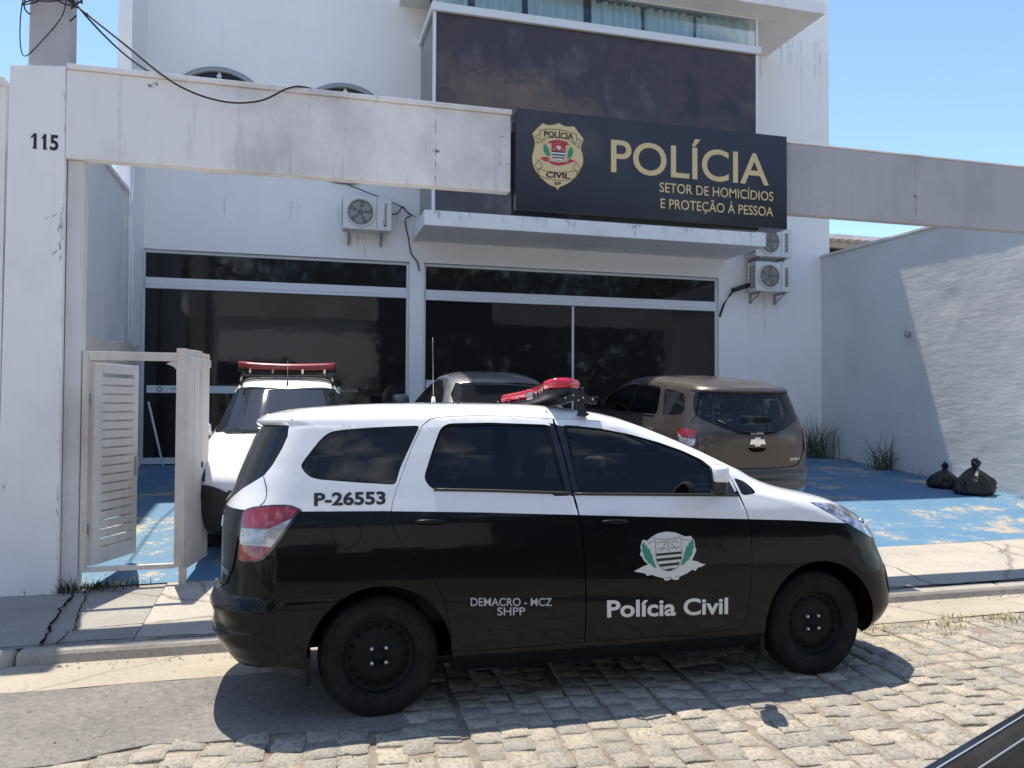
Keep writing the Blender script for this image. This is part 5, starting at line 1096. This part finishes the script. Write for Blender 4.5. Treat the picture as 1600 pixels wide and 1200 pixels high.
# --- generic cars (white crossover facing out, grey saloon nose-in, silver saloon across the street)
def road_car(root, shape, upper, lower, tonez, wb, wr, win_side, wscreen, rwin, hoodz, style, glassz, rails=False, front=None, wst='alloy'):
    cb = CarB(shape, root); UR, UF = -CL, LM+CL; zb = shape.zbot; s = shape
    mats = [upper, lower, MAT['black_gloss']]
    two = lambda x, z: 0 if z > tonez(x) else 1
    ar = [(0.0, wr-0.008, wr+0.065), (wb, wr-0.008, wr+0.065)]
    holes = [cb.uz(arch(*a, zb)) for a in ar]; wins = [cb.uz(smooth_poly(w_, 2)) for w_ in win_side]
    tl = [(u, tonez(float(s.P(u, .9)[0]))) for u in np.linspace(UR, UF, 120)]
    outline = dens([(UR, zb+0.04), (-0.2, zb+0.04), (0, zb+0.01), (LM, zb+0.01), (UF, zb+0.02)], 0.1, False)+[(UF, s.ztop-1e-4)]+[(u, s.ztop-1e-4) for u in np.linspace(UF, UR, 50)][1:-1]+[(UR, s.ztop-1e-4)]
    cb.patch('body', outline, holes+wins+[wscreen, rwin], mats, lip=0.02, lines=[tl], mat=two, half='both')
    for hf in ('right', 'left'):
        for w_ in wins: cb.patch('side_window', inset(w_, 0.003), (), MAT['carglass'], off=-0.004, lip=0.006, half=hf)
        for ax in (0.0, wb): wheel(root, ax, 1 if hf == 'right' else -1, wr, 0.2, shape.par(.5)[2]-0.045, wst)
        sgn = -1 if hf == 'right' else 1; mxp = win_side[0][0]
        mr = empty('door_mirror', (mxp[0], sgn*(float(s.par(mxp[1])[2])+0.12), mxp[1]+0.04)); mr.parent = root
        mb = MB(); mb.sell((0, 0.0, 0.01), (0.07, 0.115, 0.07), 0.6, 0.6, 20, 12); mb.tube([(0, -sgn*0.12, -0.05), (0, 0, -0.03)], 0.025, 8); mb.obj('mirror_cap', upper, mr)
    cb.patch('windscreen', inset_open(wscreen), (), MAT['screen'], off=-0.003, lip=0.01, half='both')
    cb.patch('rear_window', inset_open(rwin), (), MAT['carglass'], off=-0.003, lip=0.01, half='both')
    underbody(cb, ar, zb)
    return cb
SUV = Shape(
    xr=[(.22, -.62), (.35, -.78), (.6, -.82), (.9, -.82), (1.05, -.80), (1.45, -.60), (1.55, -.50), (1.60, -.2), (1.625, .3), (1.63, .6)],
    xf=[(.22, 3.05), (.30, 3.18), (.45, 3.27), (.65, 3.28), (.80, 3.24), (.90, 3.12), (.95, 2.98), (1.00, 2.66), (1.03, 2.30), (1.055, 2.02), (1.075, 1.81), (1.10, 1.735), (1.20, 1.573), (1.30, 1.41), (1.40, 1.248), (1.50, 1.085), (1.54, 1.02), (1.59, .93), (1.615, .80), (1.63, .65)],
    w=[(.22, .80), (.35, .85), (.6, .88), (.8, .885), (.95, .87), (1.03, .835), (1.08, .80), (1.3, .715), (1.48, .635), (1.54, .60), (1.575, .56), (1.60, .50), (1.618, .40), (1.626, .25), (1.63, .02)],
    dr=[(.2, .3), (1.0, .34), (1.63, .3)], df=[(.2, .45), (.7, .5), (.95, .55), (1.03, .5), (1.1, .34), (1.5, .28), (1.63, .25)], pf=3.2)
sv = empty('white_crossover_car', (0, 0, 0), label='white crossover car with a faded red roof light bar, facing the street', cat='car')
UF = LM+CL
road_car(sv, SUV, MAT['white_paint'], MAT['black_paint'], lambda x: .30, 2.52, .33,
    [[(1.72, 1.07), (1.60, 1.17), (1.18, 1.44), (1.0, 1.47), (.05, 1.46), (-.30, 1.33), (-.36, 1.18), (.0, 1.10), (1.0, 1.07)]],
    [(LM+0.16, 1.515), (UF, 1.525), (UF, 1.075), (LM+0.30, 1.068), (LM+0.20, 1.09), (LM+0.15, 1.30)],
    [(-CL, 1.50), (-.30, 1.48), (-.28, 1.3), (-.33, 1.12), (-CL, 1.08)], .93, None, None)
cs = CarB(SUV, sv)
for hf in ('right', 'left'):
    hp = cs.uz(smooth_poly([(2.78, .90), (2.98, .885), (3.08, .82), (3.12, .77), (3.02, .76), (2.88, .80)], 1)); hl = cs.patch('headlamp', hp, (), MAT['carglass'], off=0.008, lip=0.02, half=hf)
    dome = [(LM+.10, .20)]+[(LM+.27-.17*math.cos(t), .50+.24*math.sin(t)) for t in np.linspace(0, math.pi, 16)]+[(LM+.44, .20)]
    cs.patch('tyre_like_dome', dens(dome, .03), (), MAT['dark_plastic'], off=0.012, lip=0.02, half=hf)  # dark dome patch on the front, standing for a tyre seen head-on
    sgn = -1 if hf == 'right' else 1
    q = cs.surf(3.03, .83, 0.012, hf); mb = MB(); mb.sell(tuple(q), (0.015, 0.035, 0.03), 1, 1, 14, 8); mb.obj('reflector', MAT['chrome'], hl)
    mb = MB(); pts = [(x, sgn*(0.545+0.02*(x < .2)), z) for x, z in ((1.02, 1.575), (.95, 1.625), (.5, 1.665), (0.0, 1.655), (-.28, 1.60))]; mb.tube(pts, 0.018, 8); mb.obj('roof_rail', MAT['dark_plastic'], sv)
mb = MB(); mb.box(3.255, 3.30, -.52, .52, .52, .72); mb.obj('grille', MAT['dark_plastic'], sv, bevel=0.01)
mb = MB(); mb.box(.72, .78, -.56, .56, 1.655, 1.675); mb.obj('roof_crossbar', MAT['dark_plastic'], sv)
mb = MB(); mb.tube([(.98, .0, 1.575), (.96, .0, 1.61), (.82, .0, 1.86)], [0.016, 0.006, 0.003], 8); mb.obj('aerial', MAT['dark_plastic'], sv)
lb2 = empty('light_bar', (.45, 0, 1.715)); lb2.parent = sv
def bar_sec(z0, z1, e, hw0, mb):
    n = 21; k = 14; vs = []
    for i in range(n):
        t = -1+2*i/(n-1); y = .61*t; xc = 0.10*(1-abs(t)**1.5); hw = hw0*(1 if abs(t) < .85 else math.sqrt(max(.03, 1-((abs(t)-.85)/.155)**2))); zz = .02*abs(t)**2
        for a in np.linspace(0, math.tau, k+1)[:-1]: vs.append((xc+hw*math.copysign(abs(math.cos(a))**e, math.cos(a)), y, zz+(z0+z1)/2+(z1-z0)/2*math.copysign(abs(math.sin(a))**e, math.sin(a))))
    mb.add(vs, [(i*k+j, i*k+(j+1) % k, (i+1)*k+(j+1) % k, (i+1)*k+j) for i in range(n-1) for j in range(k)]+[tuple(range(k)), tuple(range((n-1)*k, n*k))], 0, True)
mb = MB(); bar_sec(0.0, .10, .6, .12, mb); mb.obj('beacon_lens', MAT['beacon_old'], lb2)
mb = MB(); bar_sec(-.035, .006, .5, .112, mb)
for sg_ in (-1, 1): mb.box(-.03, .05, sg_*.50-.012, sg_*.50+.012, -.10, -.03)
mb.obj('beacon_base', MAT['dark_plastic'], lb2)
for t in (-.75, -.3, .3, .75):
    mb = MB(); mb.box(.10*(1-abs(t)**1.5)+.115, .10*(1-abs(t)**1.5)+.126, .61*t-.012, .61*t+.012, -.025, .03); mb.obj('lens_clip', MAT['chrome'], lb2)
sv.matrix_world = Matrix.Translation((-0.05, 9.75, 0.30)) @ Matrix.Rotation(math.radians(-90), 4, 'Z') @ Matrix.Rotation(0.085, 4, 'Y') @ Matrix.Scale(0.965, 4) @ Matrix.Translation((-1.26, 0, 0))

SALOON = Shape(
    xr=[(.20, -.85), (.35, -.96), (.6, -1.0), (.85, -1.0), (.95, -.97), (1.00, -.90), (1.03, -.72), (1.06, -.52), (1.10, -.42), (1.20, -.25), (1.35, .06), (1.42, .25), (1.46, .45), (1.485, .70), (1.495, .95)],
    xf=[(.20, 3.05), (.30, 3.25), (.45, 3.32), (.65, 3.31), (.78, 3.24), (.86, 3.05), (.92, 2.75), (.97, 2.42), (1.0, 2.25), (1.05, 2.12), (1.20, 1.80), (1.35, 1.48), (1.42, 1.30), (1.46, 1.15), (1.485, 1.05), (1.495, .98)],
    w=[(.20, .78), (.35, .83), (.6, .865), (.8, .86), (.92, .84), (1.0, .80), (1.06, .765), (1.2, .70), (1.35, .61), (1.41, .565), (1.445, .51), (1.47, .42), (1.487, .27), (1.495, .02)],
    dr=[(.2, .3), (.9, .36), (1.1, .36), (1.49, .3)], df=[(.2, .45), (.9, .55), (1.1, .4), (1.49, .3)])
def saloon(label, pnt):
    r = empty('saloon_car', (0, 0, 0), label=label, cat='car')
    cb = road_car(r, SALOON, pnt, pnt, lambda x: .5, 2.62, .31,
        [[(1.98, 1.02), (1.90, 1.08), (1.42, 1.34), (1.1, 1.385), (.6, 1.38), (.18, 1.26), (-.08, 1.12), (-.02, 1.06), (.9, 1.03)]],
        [(LM+0.22, 1.40), (UF, 1.425), (UF, 1.04), (LM+0.30, 1.035), (LM+0.2, 1.06)],
        [(-CL, 1.385), (-.24, 1.370), (-.20, 1.25), (-.26, 1.11), (-CL, 1.085)], .9, None, None)
    for hf in ('right', 'left'):
        cb.patch('tail_lamp', cb.uz(smooth_poly([(-.55, .93), (-.78, .94), (-.90, .90), (-.91, .78), (-.78, .76), (-.6, .85)], 1)), (), MAT['lens_red'], off=0.006, lip=0.015, half=hf)
        cb.patch('headlamp', cb.uz(smooth_poly([(2.75, .84), (3.0, .83), (3.12, .76), (3.10, .66), (2.95, .68)], 1)), (), MAT['headlens'], off=0.006, lip=0.015, half=hf)
    return r
gs = saloon('dark grey saloon car parked nose-in at the shop window', MAT['grey_paint']); park(gs, 2.56, 11.3, 1, 0.066, 1.31); gs.matrix_world = gs.matrix_world @ Matrix.Translation((1.31, 0, 0)) @ Matrix.Scale(1.09, 4) @ Matrix.Translation((-1.31, 0, 0))

# ------------------------------------------------------------------ rubbish bags and weeds
def bag(X, Y, rx, ry, h, lean, label, seed):
    rr = np.random.default_rng(seed); z0 = dz(Y); n, k = 64, 110; vs = []
    ph = rr.uniform(0, 6, 20)
    prof = [(0.0, 0.0), (0.80, 0.0), (0.97, 0.10), (1.0, 0.25), (0.93, 0.45), (0.74, 0.64), (0.45, 0.80), (0.20, 0.90), (0.10, 0.96), (0.13, 1.04), (0.24, 1.16), (0.14, 1.22), (0.0, 1.18)]
    tt = np.linspace(0, len(prof)-1, n); pr = np.interp(tt, range(len(prof)), [p[0] for p in prof]); hh = np.interp(tt, range(len(prof)), [p[1] for p in prof])
    for i in range(n):
        g = min(1, hh[i]*3)*(1-0.35*hh[i])
        for j in range(k):
            a = math.tau*j/k; wv = 1+0.10*math.sin(3*a+ph[0])*hh[i]+0.05*math.sin(2*a+ph[5])
            for q, (m_, am, tw) in enumerate(((4, .075, 1.5), (7, .06, -2.2), (11, .045, 3.1), (17, .03, -4.0), (26, .018, 6.0))):
                wv += am*g*(1-2*abs(math.sin(m_*a/2+ph[q+6]+tw*hh[i]+.6*math.sin(2*a+ph[q+11]))))
            for q in range(3): wv += .022*g*(1-2*abs(math.sin(9*hh[i]*(q+1)+3*a*(q+1)+ph[q+15])))
            vs.append((X+rx*pr[i]*wv*math.cos(a)+lean[0]*hh[i]**2, Y+ry*pr[i]*wv*math.sin(a)+lean[1]*hh[i]**2, z0+h*hh[i]*(1+0.07*math.sin(2*a+ph[4])+.04*math.sin(5*a+ph[3]))))
    MB().add(vs, [(i*k+j, i*k+(j+1) % k, (i+1)*k+(j+1) % k, (i+1)*k+j) for i in range(n-1) for j in range(k)], 0, True).obj('bin_bag', MAT['bag'], None, label=label, cat='bin bag', group='bin bags by the right wall')
bag(9.50, 9.95, .21, .22, .30, (.03, 0), 'smaller black bin bag lying nearer the building', 3)
bag(9.52, 9.40, .30, .24, .40, (.05, .02), 'larger black bin bag with a tied neck', 8)
def tuft(X, Y, z, n, h, spread, label, seed, mat='weed', wid=.012, name='weed_clump', lean=(0, 0), **kw):
    rr = np.random.default_rng(seed); mb = MB()
    for i in range(n):
        a = rr.uniform(0, math.tau); L_ = h*rr.uniform(.45, 1.0); b = rr.uniform(.2, 1.0); bx_, by_ = X+rr.normal(0, spread), Y+rr.normal(0, spread*.6); d = Vector((math.cos(a), math.sin(a), 0)); sd_ = Vector((-d.y, d.x, 0))
        w0 = wid*rr.uniform(.6, 1.3); vs = []
        for t in np.linspace(0, 1, 7):
            p = Vector((bx_, by_, z))+d*(b*L_*t**1.9)+Vector((lean[0]*t, lean[1]*t, L_*(t-.42*b*t**3))); ww = w0*(1-t*.9)*(0.6+0.4*min(1, t*4)); vs += [p-sd_*ww/2, p+sd_*ww/2]
        mb.add(vs, [(2*j, 2*j+1, 2*j+3, 2*j+2) for j in range(6)], 0, True)
    return mb.obj(name, MAT[mat], None, fixn=False, label=label, cat='weeds', **kw)
tuft(9.80, 13.40, .60, 130, 1.15, .20, 'dense clump of tall weeds in the corner behind the brown car', 1, wid=.017)
tuft(9.80, 13.45, .60, 9, 1.75, .10, 'few tall thin weed stems rising from the corner clump', 2, wid=.011)
tuft(9.93, 11.75, .49, 60, .8, .12, 'smaller weed clump against the right wall', 4, wid=.02)
tuft(9.96, 11.75, .49, 5, 1.1, .05, 'thin tall weed stalks on the right wall clump', 5, wid=.014)
tuft(10.06, 9.0, .30, 14, .14, .12, 'low weeds at the foot of the wall beside the bin bags', 6, 'dry')
tuft(-1.80, 7.42, .03, 40, .22, .05, 'green weeds between pillar and post', 7, 'leaf', .008)
tuft(-1.62, 7.45, .05, 260, .10, .17, 'low green grass under the gate', 9, 'leaf', .009)
for k, (X, Y, n_) in enumerate(((10.02, 12.9, 26), (10.05, 11.0, 18), (10.07, 10.5, 14), (10.05, 9.6, 10))): tuft(X, Y, dz(Y)-.02, n_, .16+.05*(k % 2), .12, ['short weeds along the wall foot near the corner', 'low sparse weeds on the wall foot before the bin bags', 'low sparse weeds on the wall foot just behind the bin bags', 'few low weeds behind the larger bin bag'][k], 40+k, 'dry' if k % 2 else 'weed', .012)
gr_ = MB()   # short grass in the joints: uncountable
rr = np.random.default_rng(11)
def blades(X, Y, z, n, h, sp):
    for i in range(n):
        a = rr.uniform(0, math.tau); x, y = X+rr.normal(0, sp), Y+rr.normal(0, sp*.7); d = Vector((math.cos(a), math.sin(a), 0)); L_ = h*rr.uniform(.5, 1.2); sd_ = Vector((-d.y, d.x, 0))*.0028
        p0 = Vector((x, y, z-.005)); p1 = p0+Vector((0, 0, L_*.6))+d*L_*.25; p2 = p0+Vector((0, 0, L_*.85))+d*L_*.75
        gr_.add([p0-sd_, p0+sd_, p1-sd_*.8, p1+sd_*.8, p2], [(0, 1, 3, 2), (2, 3, 4)])
for X, Y, n, h in ((4.75, 4.95, 70, .05), (5.35, 4.98, 110, .06), (5.6, 4.86, 60, .06), (4.55, 4.75, 40, .04), (4.25, 4.98, 60, .05), (5.0, 5.10, 60, .05), (6.2, 5.05, 90, .06), (3.9, 4.40, 25, .03)): blades(X, Y, gz(Y), n, h, .10)
for k in range(170):
    X, Y = rr.uniform(-1.0, 5.5), rr.uniform(2.9, 5.0)
    if not in_asphalt(X, Y): blades(X, Y, gz(Y)-.006, int(rr.integers(4, 14)), .022, .028)
gr_.obj('joint_grass', MAT['dry'], None, fixn=False, kind='stuff', label='dry grass growing in the joints of the cobbles', cat='grass')

pb = MB()   # grit, crumbs of mortar and dead leaves lying along gutter, kerb and wall
def grit(X, Y, z, sz):
    p = [Vector((X, Y, z))+Vector((rr.normal(0, sz), rr.normal(0, sz), abs(rr.normal(0, sz*.5)))) for _ in range(4)]; pb.add(p, [(0, 1, 2), (0, 2, 3), (0, 3, 1), (1, 3, 2)])
for k in range(420): X = rr.uniform(-2.5, 8); Y = 5.82-abs(rr.normal(0, .10)); grit(X, Y, gz(Y)+.006, rr.uniform(.004, .011))
for k in range(380): X, Y = rr.uniform(-2.2, 7.5), rr.uniform(3.0, 5.4); grit(X, Y, gz(Y)+.006, rr.uniform(.003, .008))
for k in range(200): X, Y = rr.uniform(-2, 9), rr.uniform(6.0, 8.2); grit(X, Y, (pz(Y) if Y < 7.5 else dz(Y))+.006, rr.uniform(.003, .009))
for k in range(420): Y = rr.uniform(8, 13.6); X = XW-.03-abs(rr.normal(0, .12)); grit(X, Y, dz(Y)+.008, rr.uniform(.006, .016))
pb.obj('grit', MAT['soil'], None, fixn=False, kind='stuff', label='grit and crumbled mortar along gutter and wall foot', cat='grit')
# ------------------------------------------------------------------ neighbour roof beyond the right wall
nb = empty('neighbour_house', (17, 21, 0), label='neighbouring house with a tiled roof beyond the right wall', cat='house')
def npart(name, mb, mats, p=None, **k):
    o = mb.obj(name, mats, None, **k); o.data.transform(Matrix.Translation(-Vector((17, 21, 0)))); o.parent = p or nb; return o
mb = MB(); mb.box(14.0, 24, 20.3, 30, 0, 6.15); npart('wall', mb, MAT['concrete'])
mb = MB(); mb.hexa([(13.8, 20.0, 6.24), (13.8, 20.0, 6.44), (13.8, 24.5, 6.76), (13.8, 24.5, 6.94), (22, 20.0, 6.24), (22, 20.0, 6.44), (22, 24.5, 6.76), (22, 24.5, 6.94)]); rf = npart('roof', mb, MAT['tile'])
mb = MB()
for k in range(26):
    x = 13.9+k*.31; mb.tube([(x, 19.9, 6.44), (x, 24.4, 6.98)], .085, 8)
npart('tile_row', mb, MAT['tile'], rf)
mb = MB(); mb.box(13.8, 30, 24.6, 24.9, 6.1, 7.78); npart('parapet', mb, MAT['concrete'])

# ------------------------------------------------------------------ the other side of the street (behind the camera; seen in the glass)
oh = empty('opposite_house', (-1, -7, 0), label='plain white house across the street, behind the viewpoint', cat='house')
def opart(name, mb, mats, p=None, **k):
    o = mb.obj(name, mats, None, **k); o.data.transform(Matrix.Translation(-Vector((-1, -7, 0)))); o.parent = p or oh; return o
mb = MB(); mb.box(-9.5, 3.5, -13, -7, 0, 5.2); opart('wall', mb, MAT['wall'])
mb = MB(); mb.box(-9.8, 3.8, -13.3, -6.8, 5.201, 5.35); opart('roof', mb, MAT['tile'])
mb = MB(); mb.box(-3.2, 0.2, -6.995, -6.95, 0, 3.3); opart('garage_door', mb, MAT['dark_plastic'])
for x in (-8.5, -6.0): mb = MB(); mb.box(x, x+1.6, -6.995, -6.95, 1.1, 2.4); opart('window', mb, MAT['shopglass'])
mb = MB(); mb.box(0.9, 2.0, -6.995, -6.95, 0, 2.6); opart('door', mb, MAT['ac_dark'])
mb = MB(); mb.box(-30, 30, -4.3, -4.1, 0, 1.1); mb.obj('front_wall', MAT['sidewall'], None, label='low front wall across the street, behind the viewpoint', cat='wall')
def tree(X, Y, h, r, label, seed):
    rr = np.random.default_rng(seed); root = empty('street_tree', (X, Y, 0), label=label, cat='tree', group='trees across the street')
    mb = MB(); mb.tube([(0, 0, 0), (.1, 0, h*.25), (.05, .1, h*.5), (0, 0, h*.8)], [.2, .17, .13, .05], 10)
    tips = []
    for k in range(9):
        a = rr.uniform(0, math.tau); z = h*rr.uniform(.3, .6); e = Vector((r*.7*math.cos(a), r*.7*math.sin(a), z+h*rr.uniform(.1, .35))); mb.tube([(.05, 0, z), tuple(Vector((0, 0, z)).lerp(e, .5)+Vector((0, 0, .2))), tuple(e)], [.08, .05, .02], 7); tips.append(e)
    mb.obj('trunk', MAT['bark'], root); c = MB()
    cen = tips+[Vector((rr.normal(0, r*.4), rr.normal(0, r*.4), h*rr.uniform(.55, 1.0))) for _ in range(16)]+[Vector((rr.normal(0, r*.5), rr.normal(0, r*.4), h*rr.uniform(.12, .5))) for _ in range(12)]
    for q in cen:
        R_ = r*rr.uniform(.25, .5)
        for i in range(110):
            d = Vector(rr.normal(0, 1, 3)); d.normalize(); p = q+d*R_*rr.uniform(.5, 1.0)**.5; a = Vector(rr.normal(0, 1, 3)).normalized(); b = a.cross(d).normalized(); s_ = rr.uniform(.04, .075)*r**.9
            c.add([p-a*s_, p+b*s_*.5, p+a*s_, p-b*s_*.5], [(0, 1, 2, 3)])
    c.obj('crown', MAT['leaf'], root, fixn=False)
tree(5.5, -6.2, 7.0, 3.0, 'leafy tree across the street, nearest the white house', 21)
tree(10.5, -6.5, 6.5, 3.0, 'leafy tree across the street, middle one', 22)
tree(15.5, -7.0, 8.0, 3.4, 'tall leafy tree across the street, farthest right', 23)
tree(-14, -18, 9.5, 5.5, 'large leafy tree added to block the sky behind the white house, far left', 31)  # unseen row of trees added to keep bright sky out of the reflections
tree(-5, -18, 10, 5.5, 'large leafy tree added to block the sky behind the white house, middle', 32)
tree(4, -17, 10, 5.5, 'large leafy tree added to block the sky behind the white house, right', 33)
tree(12, -16, 9.5, 5.5, 'large leafy tree added to block the sky beyond the street trees', 34)
tree(21, -14, 9, 5.5, 'large leafy tree added to block the sky at the far end of the street trees', 35)
ss = saloon('silver saloon car parked across the street', MAT['silver_paint']); ss.matrix_world = Matrix.Translation((-3.2, -2.6, 0)) @ Matrix.Rotation(math.pi, 4, 'Z')

# ------------------------------------------------------------------ door of the vehicle the photo is taken from
A = Vector((0.809, 0.887, 1.15)); Bp = Vector((1.129, 1.022, 1.15)); dd = (Bp-A); dd.z = 0; dd.normalize(); nn = Vector((-dd.y, dd.x, 0))  # nn points away from the viewer
cd = empty('open_car_window_door', (0.95, 0.93, 0.0), label='black car door with its window down, bottom right corner', cat='car door')
def dpt(t, o, z): q = A+dd*t+nn*o; return (q.x, q.y, z)
def dbar(mb, t0, t1, prof):   # profile polygon (offset, z) swept along the door
    n = len(prof); vs = [dpt(t0, o, z) for o, z in prof]+[dpt(t1, o, z) for o, z in prof]
    mb.add(vs, [tuple(range(n-1, -1, -1)), tuple(range(n, 2*n))]+[(i, (i+1) % n, n+(i+1) % n, n+i) for i in range(n)])
T0, T1 = -1.9, 2.6
def cpart(name, mb, mats, **k):
    o = mb.obj(name, mats, None, **k); o.data.transform(Matrix.Translation(-cd.location)); o.parent = cd; return o
mb = MB(); dbar(mb, T0, T1, [(0.0, 1.15), (0.0, 1.135), (0.03, 1.05), (0.06, .80), (0.05, .45), (0.02, .36), (-.05, .36), (-.05, 1.13), (-.012, 1.15)]); cpart('outer_panel', mb, MAT['black_paint'], bevel=.003)
mb = MB(); dbar(mb, T0, T1, [(-.013, 1.1515), (-.013, 1.146), (-.0155, 1.146), (-.0155, 1.1515)]); cpart('sill_trim', mb, MAT['steel'])
mb = MB(); dbar(mb, T0, T1, [(-.0175, 1.150), (-.0175, 1.10), (-.043, 1.10), (-.043, 1.146), (-.03, 1.150)]); cpart('window_seal', mb, MAT['rubber'])
mb = MB(); dbar(mb, T0, T1, [(-.0435, 1.148), (-.0435, 1.140), (-.0455, 1.140), (-.0455, 1.148)]); cpart('inner_trim', mb, MAT['steel'])
mb = MB(); dbar(mb, T0, T1, [(-.051, 1.143), (-.047, 1.146), (-.047, .40), (-.10, .40), (-.16, .7), (-.15, .95), (-.10, 1.10)]); cpart('inner_panel', mb, MAT['rubber'], bevel=.004)
